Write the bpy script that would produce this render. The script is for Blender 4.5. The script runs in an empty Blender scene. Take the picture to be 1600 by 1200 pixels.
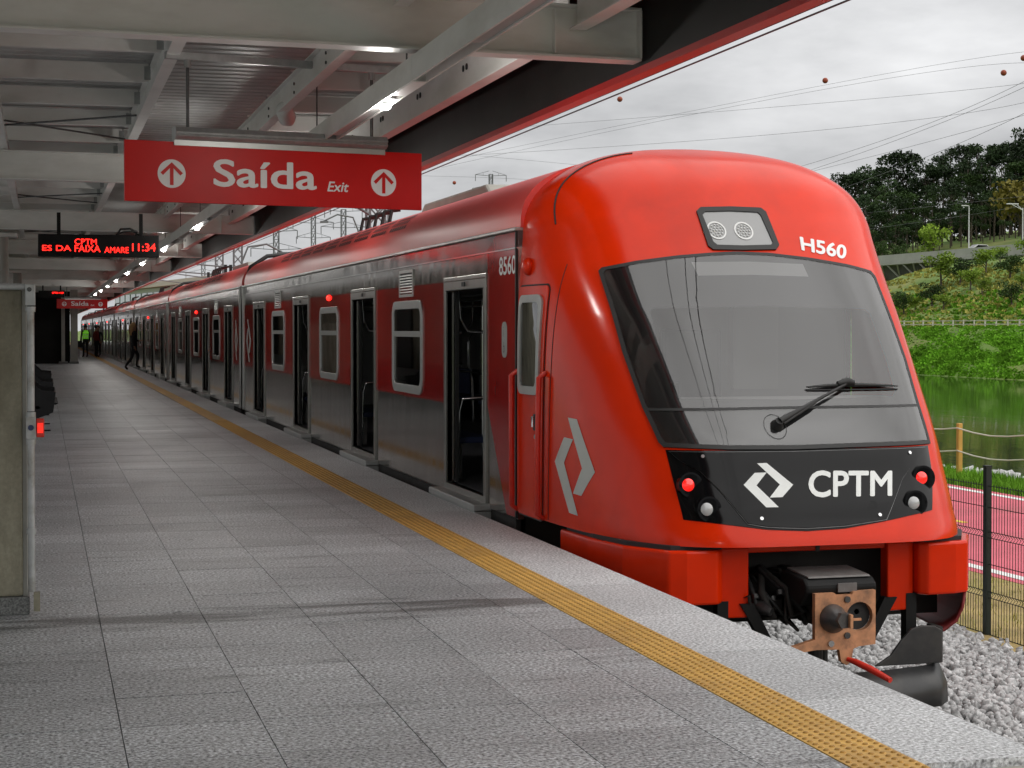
import bpy, bmesh, math, random
import numpy as np
from mathutils import Vector, Matrix, geometry
random.seed(7); RNG = np.random.default_rng(7)
S = bpy.context.scene; COL = S.collection

# ------------------------------------------------------------------ camera, sky, sun, exposure
F_PX = 2670.0; YAW = math.atan(734 / F_PX); PITCH = math.radians(1.0); EYE = 1.6
cd = bpy.data.cameras.new('camera'); cam = bpy.data.objects.new('camera', cd); COL.objects.link(cam)
cd.sensor_width = 36; cd.lens = 36 * F_PX / 1600; cd.clip_end = 6000; cd.clip_start = .05
cd.shift_y = -(86 - F_PX * math.tan(PITCH)) / 1600
cam.location = (0, 0, EYE); cam.rotation_euler = (math.pi / 2 - PITCH, 0, -YAW)
S.camera = cam
SUN_EL, SUN_AZ = math.radians(60), math.radians(125)      # azimuth clockwise from +Y
w = bpy.data.worlds.new('World'); S.world = w; w.use_nodes = True
nt = w.node_tree; N = nt.nodes; L = nt.links
for n in list(N): N.remove(n)
out = N.new('ShaderNodeOutputWorld'); bg = N.new('ShaderNodeBackground'); bg.inputs[1].default_value = .1
sky = N.new('ShaderNodeTexSky'); sky.sky_type = 'NISHITA'; sky.sun_disc = False
sky.sun_elevation = SUN_EL; sky.sun_rotation = SUN_AZ; sky.dust_density = 3
hs = N.new('ShaderNodeHueSaturation'); hs.inputs['Saturation'].default_value = .12
tc = N.new('ShaderNodeTexCoord'); mp = N.new('ShaderNodeMapping'); mp.inputs['Scale'].default_value = (1.6, 1.6, 5)
nz = N.new('ShaderNodeTexNoise'); nz.inputs['Scale'].default_value = 2.3; nz.inputs['Detail'].default_value = 7; nz.inputs['Roughness'].default_value = .55
rp = N.new('ShaderNodeValToRGB'); rp.color_ramp.elements[0].position = .36; rp.color_ramp.elements[1].position = .72
rp.color_ramp.elements[0].color = (2.0, 2.03, 2.1, 1); rp.color_ramp.elements[1].color = (4.9, 4.93, 4.98, 1)
sx = N.new('ShaderNodeSeparateXYZ'); rz = N.new('ShaderNodeValToRGB')
rz.color_ramp.elements[0].position = 0; rz.color_ramp.elements[0].color = (1.08, 1.08, 1.08, 1)
rz.color_ramp.elements[1].position = .45; rz.color_ramp.elements[1].color = (.86, .86, .87, 1)
mul = N.new('ShaderNodeMix'); mul.data_type = 'RGBA'; mul.blend_type = 'MULTIPLY'; mul.inputs[0].default_value = 1
mix = N.new('ShaderNodeMix'); mix.data_type = 'RGBA'; mix.inputs[0].default_value = .9
L.new(tc.outputs['Generated'], mp.inputs[0]); L.new(mp.outputs[0], nz.inputs['Vector']); L.new(nz.outputs[0], rp.inputs[0])
L.new(tc.outputs['Generated'], sx.inputs[0]); L.new(sx.outputs['Z'], rz.inputs[0])
L.new(rp.outputs[0], mul.inputs[6]); L.new(rz.outputs[0], mul.inputs[7])
L.new(sky.outputs[0], hs.inputs['Color']); L.new(hs.outputs[0], mix.inputs[6]); L.new(mul.outputs[2], mix.inputs[7])
L.new(mix.outputs[2], bg.inputs[0]); L.new(bg.outputs[0], out.inputs[0])
sl = bpy.data.lights.new('sun', 'SUN'); so = bpy.data.objects.new('sun', sl); COL.objects.link(so)
sl.energy = 1.5; sl.angle = math.radians(110); sl.color = (1, .97, .93)
sdir = Vector((math.sin(SUN_AZ) * math.cos(SUN_EL), math.cos(SUN_AZ) * math.cos(SUN_EL), math.sin(SUN_EL)))
so.rotation_euler = sdir.to_track_quat('Z', 'Y').to_euler(); so.location = (20, -20, 40)
vs = S.view_settings; vs.view_transform = 'Standard'; vs.look = 'None'; vs.exposure = .95; vs.gamma = 1; vs.use_curve_mapping = False
S.cycles.use_denoising = True; S.cycles.max_bounces = 6; S.cycles.diffuse_bounces = 4; S.cycles.glossy_bounces = 3; S.cycles.transparent_max_bounces = 10; S.cycles.use_adaptive_sampling = True; S.cycles.adaptive_threshold = .02
S.cycles.caustics_reflective = False; S.cycles.caustics_refractive = False; S.cycles.sample_clamp_indirect = 6

# ------------------------------------------------------------------ materials
M = {}
def mat(name, base, rough=.5, metal=0, var=0, vs_=4, var2=0, vs2=60, bump=0, bs=80, stretch=(1, 1, 1), spec=.5, coat=0,
        emit=0, trans=0, world=False, rnd=0, dirt=None, ds=1.5, rvar=0):
    m = bpy.data.materials.new(name); m.use_nodes = True; t = m.node_tree; n = t.nodes; l = t.links
    b = n['Principled BSDF']; b.inputs['Base Color'].default_value = (*base, 1); b.inputs['Roughness'].default_value = rough
    b.inputs['Metallic'].default_value = metal; b.inputs['Specular IOR Level'].default_value = spec; b.inputs['Coat Weight'].default_value = coat
    b.inputs['Coat Roughness'].default_value = .04
    if emit: b.inputs['Emission Color'].default_value = (*base, 1); b.inputs['Emission Strength'].default_value = emit
    if trans: b.inputs['Transmission Weight'].default_value = trans
    def noise(sc, det=4, st=stretch):
        if world: c = n.new('ShaderNodeNewGeometry').outputs['Position']
        else: c = n.new('ShaderNodeTexCoord').outputs['Object']
        mp = n.new('ShaderNodeMapping'); mp.inputs['Scale'].default_value = st; l.new(c, mp.inputs[0])
        z = n.new('ShaderNodeTexNoise'); z.inputs['Scale'].default_value = sc; z.inputs['Detail'].default_value = det
        z.inputs['Roughness'].default_value = .6; l.new(mp.outputs[0], z.inputs['Vector']); return z.outputs[0]
    col = None
    def vary(fac_out, amt, prev):
        mr = n.new('ShaderNodeMapRange'); mr.inputs[1].default_value = .3; mr.inputs[2].default_value = .7
        mr.inputs[3].default_value = 1 - amt; mr.inputs[4].default_value = 1 + amt; l.new(fac_out, mr.inputs[0])
        mx = n.new('ShaderNodeVectorMath'); mx.operation = 'SCALE'
        if prev is None: mx.inputs[0].default_value = base
        else: l.new(prev, mx.inputs[0])
        l.new(mr.outputs[0], mx.inputs['Scale']); return mx.outputs[0]
    if var: col = vary(noise(vs_), var, col)
    if var2: col = vary(noise(vs2, 2, (1, 1, 1)), var2, col)
    if rnd:
        oi = n.new('ShaderNodeObjectInfo'); mr = n.new('ShaderNodeMapRange'); mr.inputs[1].default_value = 0; mr.inputs[2].default_value = 1
        mr.inputs[3].default_value = .3; mr.inputs[4].default_value = .7; l.new(oi.outputs['Random'], mr.inputs[0]); col = vary(mr.outputs[0], rnd, col)
    if dirt:
        z = noise(ds, 6); r = n.new('ShaderNodeValToRGB'); r.color_ramp.elements[0].position = .48; r.color_ramp.elements[1].position = .7
        l.new(z, r.inputs[0]); mx = n.new('ShaderNodeMix'); mx.data_type = 'RGBA'; l.new(r.outputs[0], mx.inputs[0])
        if col is not None: l.new(col, mx.inputs[6])
        else: mx.inputs[6].default_value = (*base, 1)
        mx.inputs[7].default_value = (*dirt, 1); col = mx.outputs[2]
    if col is not None: l.new(col, b.inputs['Base Color'])
    if rvar:
        mr = n.new('ShaderNodeMapRange'); mr.inputs[1].default_value = .3; mr.inputs[2].default_value = .7
        mr.inputs[3].default_value = max(0, rough - rvar); mr.inputs[4].default_value = rough + rvar
        l.new(noise(vs_ * 1.7), mr.inputs[0]); l.new(mr.outputs[0], b.inputs['Roughness'])
    if bump:
        bp = n.new('ShaderNodeBump'); bp.inputs['Strength'].default_value = bump; bp.inputs['Distance'].default_value = .02
        l.new(noise(bs), bp.inputs['Height']); l.new(bp.outputs[0], b.inputs['Normal'])
    M[name] = m; return m
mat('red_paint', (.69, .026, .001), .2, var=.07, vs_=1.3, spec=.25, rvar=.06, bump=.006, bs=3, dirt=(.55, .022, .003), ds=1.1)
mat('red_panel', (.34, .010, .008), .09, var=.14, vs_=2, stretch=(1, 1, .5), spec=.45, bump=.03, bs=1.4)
mat('roof_red', (.70, .075, .065), .42, var=.14, vs_=.8, stretch=(1, .3, 1), spec=.25, dirt=(.56, .08, .07), ds=.7)
mat('steel', (.33, .315, .29), .12, .92, var=.2, vs_=2.2, stretch=(1, 1.6, .3), bump=.012, bs=1.2, rvar=.05)
mat('steel_dark', (.10, .10, .10), .16, .8, var=.15, vs_=2, rvar=.05)
mat('steel_bright', (.40, .40, .385), .32, .8, var=.1, vs_=5)
mat('door_steel', (.24, .24, .225), .3, .85, var=.12, vs_=5)
mat('alu', (.42, .43, .42), .4, .6, var=.06, vs_=8)
mat('black_gloss', (.004, .004, .0045), .09, spec=.2, bump=.004, bs=2)
mat('black_matte', (.010, .010, .010), .6, var=.2, vs_=6, spec=.2)
mat('black_plow', (.018, .018, .019), .45, var=.35, vs_=4, dirt=(.05, .047, .042), ds=3)
mat('under_dark', (.02, .018, .016), .8, var=.3, vs_=5)
mat('rubber', (.012, .012, .012), .6)
mat('white_vinyl', (.72, .74, .72), .4, var=.04, vs_=8)
mat('silver_vinyl', (.50, .53, .51), .42, var=.05, vs_=8)
mat('lettering_white', (.78, .78, .78), .5)
mat('copper', (.56, .27, .14), .5, .25, var=.2, vs_=14, dirt=(.24, .13, .08), ds=9)
mat('cast_iron', (.10, .10, .10), .4, .7, var=.25, vs_=14)
mat('lid_grey', (.14, .13, .125), .5, var=.2, vs_=18)
mat('red_lever', (.62, .03, .015), .35, var=.1, vs_=10)
mat('lens_red', (.9, .012, .008), .2, coat=1, emit=.55)
mat('lens_clear', (.42, .43, .43), .15, coat=1)
mat('lamp_grey', (.19, .195, .195), .2, coat=1)
mat('led_white', (.62, .63, .62), .3, coat=.6)
mat('led_red', (1, .012, .008), .4, emit=3.0)
mat('led_white_lit', (1, .98, .93), .4, emit=30)
mat('granite', (.43, .442, .455), .42, var=.15, vs_=.7, var2=.98, vs2=60, world=True, rnd=.13, bump=.3, bs=110, rvar=.06)
mat('granite_edge', (.55, .56, .572), .5, var=.1, vs_=1.2, var2=.7, vs2=62, world=True, rnd=.07, bump=.3, bs=110)
mat('joint', (.15, .15, .15), .9)
mat('tactile', (.74, .44, .10), .55, var=.1, vs_=1.3, var2=.14, vs2=50, world=True, rnd=.07, dirt=(.52, .31, .10), ds=2.2)
mat('tactile_stud_shade', (.46, .25, .05), .6, world=True, var=.3, vs_=30)  # studs coloured darker than their tile, shading put into the colour
mat('concrete', (.30, .28, .21), .8, var=.22, vs_=1.6, stretch=(1, 1, .4), var2=.12, vs2=40, bump=.25, bs=30, dirt=(.11, .097, .06), ds=1.9)
mat('concrete_light', (.36, .355, .32), .75, var=.12, vs_=3, bump=.15, bs=50)
mat('granite_dark', (.16, .165, .16), .5, var2=.6, vs2=90, var=.1)
mat('conduit', (.44, .45, .45), .45, .3, var=.12, vs_=9, dirt=(.22, .2, .16), ds=6)
mat('beam_paint', (.78, .78, .755), .42, var=.06, vs_=1.2, stretch=(1, 1, 3), dirt=(.64, .635, .60), ds=.9)
mat('galv', (.42, .43, .43), .35, .7, var=.15, vs_=12)
mat('deck', (.50, .50, .49), .42, .2, var=.2, vs_=.6, stretch=(1.5, .7, 1), rvar=.08, dirt=(.38, .375, .36), ds=.8)
mat('fascia', (.016, .015, .014), .6, var=.25, vs_=2, spec=.2)
mat('fascia_red', (.50, .015, .012), .35, var=.08, vs_=2)
mat('sign_red', (.58, .008, .007), .4, var=.05, vs_=2, spec=.2, dirt=(.50, .008, .007), ds=1.6)
mat('bench_dark', (.012, .012, .013), .6)
mat('ballast', (.42, .42, .42), .85, var=.6, vs_=16)
mat('ballast_bed', (.10, .10, .10), .95, var=.5, vs_=25, bump=.6, bs=30)
mat('rail_steel', (.25, .2, .17), .35, .8, var=.2, vs_=10)
mat('mesh_green', (.012, .02, .017), .5, .2)
mat('yellow_post', (.62, .34, .07), .6, var=.1, vs_=6)
mat('rope', (.62, .60, .50), .8, var=.1, vs_=20)
mat('path_pink', (.60, .12, .16), .85, var=.14, vs_=.9, var2=.1, vs2=50, bump=.15, bs=90, dirt=(.46, .11, .13), ds=.5)
mat('paint_white', (.78, .78, .76), .7, var=.08, vs_=4)
mat('paint_yellow', (.72, .50, .05), .7, var=.1, vs_=4)
mat('soil', (.34, .25, .10), .95, var=.3, vs_=1.5, dirt=(.24, .22, .06), ds=.8, bump=.4, bs=14)
mat('ground', (.11, .19, .03), .95, var=.35, vs_=.12, dirt=(.19, .18, .055), ds=.06, bump=.3, bs=2)
mat('grass_green', (.12, .27, .016), .8, var=.5, vs_=.5, spec=.2)
mat('grass_bank', (.14, .33, .022), .85, var=.45, vs_=.3, spec=.12)
mat('grass_dry', (.34, .33, .08), .9, var=.4, vs_=.9, spec=.15)
mat('bark', (.10, .08, .06), .9, var=.3, vs_=2)
mat('leaf_dark', (.024, .048, .014), .75, var=.5, vs_=.22, rnd=.3, spec=.25)
mat('leaf_mid', (.036, .072, .014), .75, var=.5, vs_=.3, rnd=.3, spec=.25)
mat('leaf_bright', (.19, .29, .03), .75, var=.45, vs_=.5, rnd=.25, spec=.2)
mat('leaf_olive', (.15, .13, .02), .75, var=.4, vs_=.3, spec=.2)
mat('far_steel', (.16, .165, .17), .6, .3)
mat('wire', (.05, .05, .052), .6)
mat('wire_grey', (.20, .20, .205), .6)
mat('marker_orange', (.30, .055, .02), .6, var=.1)
mat('bridge_concrete', (.42, .42, .39), .8, var=.1, vs_=.3)
mat('bridge_dark', (.10, .10, .09), .85, var=.2, vs_=.3)
mat('lamp_pole', (.62, .63, .62), .5)
mat('building_pale', (.50, .55, .50), .7, var=.06, vs_=.2)
mat('building_roof', (.55, .52, .42), .8)
mat('building_glass', (.20, .30, .29), .12, coat=.6)
mat('int_wall', (.34, .34, .33), .5)
mat('int_floor', (.06, .06, .065), .6)
mat('int_ceiling', (.40, .40, .39), .6)
mat('seat_blue', (.03, .045, .12), .5)
mat('chrome', (.65, .65, .65), .14, 1)
mat('frit_grey', (.055, .055, .056), .2, var=.05, vs_=2)
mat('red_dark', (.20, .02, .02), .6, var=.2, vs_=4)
mat('gravel', (.20, .20, .19), .95, var=.3, vs_=3, bump=.4, bs=12)
mat('cab_grey', (.30, .30, .298), .6, var=.05, vs_=2)
mat('bellows', (.02, .02, .022), .75)
mat('cloth_black', (.014, .014, .016), .85, var=.3, vs_=10)
mat('cloth_red', (.20, .015, .012), .85, var=.2, vs_=10)
mat('cloth_grey', (.05, .052, .06), .85, var=.2, vs_=10)
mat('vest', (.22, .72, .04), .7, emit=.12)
mat('vest_band', (.6, .62, .6), .4)
mat('skin_tone', (.34, .19, .125), .6)
mat('hair_blond', (.42, .27, .12), .6, var=.3, vs_=30)
mat('hair_black', (.012, .01, .009), .5)
def glass(name, tint, refl, rough=.02):
    m = bpy.data.materials.new(name); m.use_nodes = True; t = m.node_tree; n = t.nodes; l = t.links
    for x in list(n):
        if x.type != 'OUTPUT_MATERIAL': n.remove(x)
    o = [x for x in n if x.type == 'OUTPUT_MATERIAL'][0]
    tr = n.new('ShaderNodeBsdfTransparent'); tr.inputs[0].default_value = (*tint, 1)
    gl = n.new('ShaderNodeBsdfGlossy'); gl.inputs['Roughness'].default_value = rough; gl.inputs[0].default_value = (.95, .95, .95, 1)
    fr = n.new('ShaderNodeFresnel'); fr.inputs[0].default_value = 1.5
    ad = n.new('ShaderNodeMath'); ad.operation = 'ADD'; ad.use_clamp = True; ad.inputs[1].default_value = refl
    mx = n.new('ShaderNodeMixShader'); l.new(fr.outputs[0], ad.inputs[0]); l.new(ad.outputs[0], mx.inputs[0])
    l.new(tr.outputs[0], mx.inputs[1]); l.new(gl.outputs[0], mx.inputs[2]); l.new(mx.outputs[0], o.inputs[0]); M[name] = m
glass('windscreen_glass', (.82, .82, .82), .04)
glass('side_glass', (.30, .31, .31), .08)
def water_mat():
    m = mat('water', (.03, .042, .018), .05, spec=.5); n = m.node_tree.nodes; l = m.node_tree.links
    z = n.new('ShaderNodeTexNoise'); z.inputs['Scale'].default_value = .9; z.inputs['Detail'].default_value = 3
    mp = n.new('ShaderNodeMapping'); mp.inputs['Scale'].default_value = (1, .25, 1); c = n.new('ShaderNodeTexCoord')
    l.new(c.outputs['Object'], mp.inputs[0]); l.new(mp.outputs[0], z.inputs['Vector'])
    b = n.new('ShaderNodeBump'); b.inputs['Strength'].default_value = .1; b.inputs['Distance'].default_value = .1
    l.new(z.outputs[0], b.inputs['Height']); l.new(b.outputs[0], n['Principled BSDF'].inputs['Normal'])
water_mat()
def stain():   # dried wet streaks along one row of slabs
    m = M['granite']; n = m.node_tree.nodes; l = m.node_tree.links; b = n['Principled BSDF']
    src = b.inputs['Base Color'].links[0].from_socket
    g = n.new('ShaderNodeNewGeometry'); sp = n.new('ShaderNodeSeparateXYZ'); l.new(g.outputs['Position'], sp.inputs[0])
    mp = n.new('ShaderNodeMapping'); mp.inputs['Scale'].default_value = (.9, 5.5, 1); l.new(g.outputs['Position'], mp.inputs[0])
    z = n.new('ShaderNodeTexNoise'); z.inputs['Scale'].default_value = 1; z.inputs['Detail'].default_value = 6; l.new(mp.outputs[0], z.inputs['Vector'])
    # window in Y about the stained row
    s = n.new('ShaderNodeMath'); s.operation = 'SUBTRACT'; s.inputs[1].default_value = 9.62; l.new(sp.outputs['Y'], s.inputs[0])
    a = n.new('ShaderNodeMath'); a.operation = 'ABSOLUTE'; l.new(s.outputs[0], a.inputs[0])
    mr = n.new('ShaderNodeMapRange'); mr.inputs[1].default_value = .10; mr.inputs[2].default_value = .5; mr.inputs[3].default_value = .17; mr.inputs[4].default_value = -.06
    l.new(a.outputs[0], mr.inputs[0])
    ad = n.new('ShaderNodeMath'); ad.operation = 'ADD'; l.new(z.outputs[0], ad.inputs[0]); l.new(mr.outputs[0], ad.inputs[1])
    r = n.new('ShaderNodeValToRGB'); r.color_ramp.elements[0].position = .56; r.color_ramp.elements[0].color = (1, 1, 1, 1)
    r.color_ramp.elements[1].position = .72; r.color_ramp.elements[1].color = (.36, .36, .35, 1); l.new(ad.outputs[0], r.inputs[0])
    mx = n.new('ShaderNodeMix'); mx.data_type = 'RGBA'; mx.blend_type = 'MULTIPLY'; mx.inputs[0].default_value = 1
    l.new(src, mx.inputs[6]); l.new(r.outputs[0], mx.inputs[7])
    # scuffs dragged across the slabs and small dark spots
    prev = mx.outputs[2]
    for sc_, lo, hi, dk in (((1.3, 7, 1), .60, .70, .68), ((6, 6, 1), .70, .74, .55), ((.35, .8, 1), .52, .68, .80)):
        m2 = n.new('ShaderNodeMapping'); m2.inputs['Scale'].default_value = sc_; m2.inputs['Location'].default_value = (3.1 * lo, 9 * hi, 0); l.new(g.outputs['Position'], m2.inputs[0])
        z2 = n.new('ShaderNodeTexNoise'); z2.inputs['Scale'].default_value = 1; z2.inputs['Detail'].default_value = 5; l.new(m2.outputs[0], z2.inputs['Vector'])
        r2 = n.new('ShaderNodeValToRGB'); r2.color_ramp.elements[0].position = lo; r2.color_ramp.elements[0].color = (1, 1, 1, 1); r2.color_ramp.elements[1].position = hi; r2.color_ramp.elements[1].color = (dk, dk, dk, 1); l.new(z2.outputs[0], r2.inputs[0])
        x2 = n.new('ShaderNodeMix'); x2.data_type = 'RGBA'; x2.blend_type = 'MULTIPLY'; x2.inputs[0].default_value = 1; l.new(prev, x2.inputs[6]); l.new(r2.outputs[0], x2.inputs[7]); prev = x2.outputs[2]
    l.new(prev, b.inputs['Base Color'])
stain()

# ------------------------------------------------------------------ mesh helpers (all in world coordinates)
def link(name, me, m=None, parent=None, smooth=None, bevel=0):
    o = bpy.data.objects.new(name, me); COL.objects.link(o)
    if m: me.materials.append(M[m])
    if smooth is not None and len(me.polygons):
        me.polygons.foreach_set('use_smooth', np.ones(len(me.polygons), bool)); me.set_sharp_from_angle(angle=math.radians(smooth))
    if bevel:
        b = o.modifiers.new('bevel', 'BEVEL'); b.width = bevel; b.segments = 2; b.limit_method = 'ANGLE'
    if parent is not None: put(o, parent)
    return o
def put(o, parent):
    o.parent = parent
    if parent.type == 'EMPTY' : o.matrix_parent_inverse = Matrix.Translation(-Vector(parent['base']))
def thing(name, label, cat, base=(0, 0, 0), group=None):
    o = bpy.data.objects.new(name, None); COL.objects.link(o); o.location = base; o['base'] = list(base)
    o.empty_display_size = .2; o['label'] = label; o['category'] = cat
    if group: o['group'] = group
    return o
def tag(o, label, cat, group=None):
    o['label'] = label; o['category'] = cat
    if group: o['group'] = group
    return o
def kind(o, k): o['kind'] = k; return o
def kids(o): return [c for c in bpy.data.objects if c.parent == o]
def build_tree_index():
    d = {}
    for c in bpy.data.objects:
        if c.parent: d.setdefault(c.parent.name, []).append(c)
    return d
def dup(o, idx, parent=None):
    c = o.copy(); COL.objects.link(c)
    if parent is not None:
        c.parent = parent; c.matrix_parent_inverse = o.matrix_parent_inverse.copy()
    for ch in idx.get(o.name, []): dup(ch, idx, c)
    return c
class MB:
    def __init__(s): s.v = []; s.f = []
    def box(s, x0, x1, y0, y1, z0, z1):
        i = len(s.v); s.v += [(x, y, z) for z in (z0, z1) for y in (y0, y1) for x in (x0, x1)]
        s.f += [tuple(i + k for k in q) for q in ((0, 2, 3, 1), (4, 5, 7, 6), (0, 1, 5, 4), (2, 6, 7, 3), (0, 4, 6, 2), (1, 3, 7, 5))]; return s
    def bar(s, p, q, w, h, up=(0, 0, 1)):
        p, q, up = Vector(p), Vector(q), Vector(up); d = (q - p).normalized(); a = d.cross(up)
        if a.length < 1e-4: a = d.cross(Vector((1, 0, 0)))
        a.normalize(); b = a.cross(d).normalized(); i = len(s.v)
        for c in (p, q):
            for e, g in ((-1, -1), (1, -1), (1, 1), (-1, 1)): s.v.append(tuple(c + a * e * w / 2 + b * g * h / 2))
        s.f += [tuple(i + k for k in t) for t in ((0, 1, 2, 3), (4, 7, 6, 5), (0, 4, 5, 1), (1, 5, 6, 2), (2, 6, 7, 3), (3, 7, 4, 0))]; return s
    def prism(s, poly, ax, a, b):
        n = len(poly); i = len(s.v)
        for t in (a, b):
            for u, v in poly: s.v.append({'x': (t, u, v), 'y': (u, t, v), 'z': (u, v, t)}[ax])
        s.f.append(tuple(range(i, i + n))); s.f.append(tuple(range(i + 2 * n - 1, i + n - 1, -1)))
        for k in range(n): s.f.append((i + k, i + n + k, i + n + (k + 1) % n, i + (k + 1) % n))
        return s
    def tube(s, pts, r, n=8, cap=True):
        pts = [Vector(p) for p in pts]; rs = r if isinstance(r, (list, tuple)) else [r] * len(pts); i = len(s.v); pa = None
        for k, p in enumerate(pts):
            d = (pts[min(k + 1, len(pts) - 1)] - pts[max(k - 1, 0)]).normalized()
            if pa is None: a = d.cross(Vector((0, 0, 1))); a = d.cross(Vector((1, 0, 0))) if a.length < .05 else a
            else: a = pa - d * pa.dot(d)
            a.normalize(); pa = a; b = d.cross(a)
            for j in range(n):
                t = 2 * math.pi * j / n; s.v.append(tuple(p + (a * math.cos(t) + b * math.sin(t)) * rs[k]))
        for k in range(len(pts) - 1):
            for j in range(n): s.f.append((i + k * n + j, i + k * n + (j + 1) % n, i + (k + 1) * n + (j + 1) % n, i + (k + 1) * n + j))
        if cap: s.f.append(tuple(range(i + n - 1, i - 1, -1))); e = i + (len(pts) - 1) * n; s.f.append(tuple(range(e, e + n)))
        return s
    def ball(s, c, r, nu=12, nv=8, sc=(1, 1, 1)):
        i = len(s.v)
        for a in range(nv + 1):
            for b in range(nu):
                t = math.pi * a / nv; u = 2 * math.pi * b / nu
                s.v.append((c[0] + r * sc[0] * math.sin(t) * math.cos(u), c[1] + r * sc[1] * math.sin(t) * math.sin(u), c[2] + r * sc[2] * math.cos(t)))
        for a in range(nv):
            for b in range(nu): s.f.append((i + a * nu + b, i + (a + 1) * nu + b, i + (a + 1) * nu + (b + 1) % nu, i + a * nu + (b + 1) % nu))
        return s
    def ring(s, lo, li, ax, a, b):     # frame between two loops of equal length, extruded
        n = len(lo); i = len(s.v)
        for t in (a, b):
            for lp in (lo, li):
                for u, v in lp: s.v.append({'x': (t, u, v), 'y': (u, t, v), 'z': (u, v, t)}[ax])
        for k in range(n):
            k2 = (k + 1) % n
            s.f += [(i + k, i + k2, i + n + k2, i + n + k), (i + 2 * n + k, i + 3 * n + k, i + 3 * n + k2, i + 2 * n + k2),
                    (i + k, i + 2 * n + k, i + 2 * n + k2, i + k2), (i + n + k, i + n + k2, i + 3 * n + k2, i + 3 * n + k)]
        return s
    def me(s, name='m'):
        me = bpy.data.meshes.new(name); me.from_pydata(s.v, [], s.f); me.update()
        bm = bmesh.new(); bm.from_mesh(me); bmesh.ops.recalc_face_normals(bm, faces=bm.faces[:]); bm.to_mesh(me); bm.free(); return me
    def build(s, name, m, parent=None, smooth=None, bevel=0): return link(name, s.me(name), m, parent, smooth, bevel)
def np_mesh(name, v, f4):
    me = bpy.data.meshes.new(name); v = np.asarray(v, np.float32); f4 = np.asarray(f4, np.int32); k = f4.shape[1]
    me.vertices.add(len(v)); me.vertices.foreach_set('co', v.ravel()); me.loops.add(f4.size); me.loops.foreach_set('vertex_index', f4.ravel())
    me.polygons.add(len(f4)); me.polygons.foreach_set('loop_start', np.arange(0, f4.size, k, dtype=np.int32)); me.update(calc_edges=True); me.validate(); return me
def rrect(a0, a1, b0, b1, r, n=5):
    pts = []
    for cx, cy, t0 in ((a1 - r, b1 - r, 0), (a0 + r, b1 - r, 90), (a0 + r, b0 + r, 180), (a1 - r, b0 + r, 270)):
        for k in range(n + 1): t = math.radians(t0 + 90 * k / n); pts.append((cx + r * math.cos(t), cy + r * math.sin(t)))
    return pts
def holed(x0, x1, ya, yb, za, zb, holes):   # wall panel in the y-z plane with rectangular openings
    mb = MB(); ys = sorted({ya, yb} | {h[0] for h in holes} | {h[1] for h in holes}); zs = sorted({za, zb} | {h[2] for h in holes} | {h[3] for h in holes})
    ys = [y for y in ys if ya <= y <= yb]; zs = [z for z in zs if za <= z <= zb]
    fill = lambda i, j: 0 <= i < len(ys) - 1 and 0 <= j < len(zs) - 1 and not any(h[0] < (ys[i] + ys[i + 1]) / 2 < h[1] and h[2] < (zs[j] + zs[j + 1]) / 2 < h[3] for h in holes)
    def q(*p): i = len(mb.v); mb.v += p; mb.f.append((i, i + 1, i + 2, i + 3))
    for i in range(len(ys) - 1):
        for j in range(len(zs) - 1):
            if not fill(i, j): continue
            a, b, c, d = ys[i], ys[i + 1], zs[j], zs[j + 1]
            for x in (x0, x1): q((x, a, c), (x, b, c), (x, b, d), (x, a, d))
            if not fill(i - 1, j): q((x0, a, c), (x1, a, c), (x1, a, d), (x0, a, d))
            if not fill(i + 1, j): q((x0, b, c), (x1, b, c), (x1, b, d), (x0, b, d))
            if not fill(i, j - 1): q((x0, a, c), (x1, a, c), (x1, b, c), (x0, b, c))
            if not fill(i, j + 1): q((x0, a, d), (x1, a, d), (x1, b, d), (x0, b, d))
    return mb
def text2d(txt, offset=0.0, shear=0.0):     # built-in font outline as flat triangles, normalised to cap height about 1
    cu = bpy.data.curves.new('t', 'FONT'); cu.body = txt; cu.offset = 0; cu.shear = shear; cu.resolution_u = 4; cu.fill_mode = 'FRONT'
    o = bpy.data.objects.new('t', cu); COL.objects.link(o); dg = bpy.context.evaluated_depsgraph_get()
    me = bpy.data.meshes.new_from_object(o.evaluated_get(dg)); bpy.data.objects.remove(o); bpy.data.curves.remove(cu)
    v = [(p.co.x, p.co.y) for p in me.vertices]; f = [tuple(p.vertices) for p in me.polygons]; bpy.data.meshes.remove(me)
    xs = [p[0] for p in v]; ys = [p[1] for p in v]; return v, f, (min(xs), max(xs), min(ys), max(ys))
def fit_text(txt, x0, x1, y0, y1, offset=0.0, shear=0.0):
    v, f, (a, b, c, d) = text2d(txt, offset, shear); return [(x0 + (p[0] - a) / (b - a) * (x1 - x0), y0 + (p[1] - c) / (d - c) * (y1 - y0)) for p in v], f
def flat(v, f, fn):                        # 2-D triangles placed by fn(u, v) -> xyz
    mb = MB(); mb.v = [tuple(fn(*p)) for p in v]; mb.f = list(f); return mb
def bold_text(txt, fn, bold=.0, shear=.0):      # fn(u, v, depth); u, v in 0..1; bold = stroke growth in text heights
    v, f, (a, b, c, d) = text2d(txt, 0, shear); mb = MB(); asp = (d - c) / (b - a); k0 = 0
    sh = [(0, 0)] if not bold else [(0, 0)] + [(math.cos(t) * bold, math.sin(t) * bold) for t in np.linspace(0, 2 * math.pi, 8, endpoint=False)]
    for dx, dy in sh:
        i = len(mb.v); mb.v += [tuple(fn((p[0] - a) / (b - a) + dx * asp, (p[1] - c) / (d - c) + dy, k0 * .0002)) for p in v]; mb.f += [tuple(i + j for j in q) for q in f]; k0 += 1
    return mb
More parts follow.
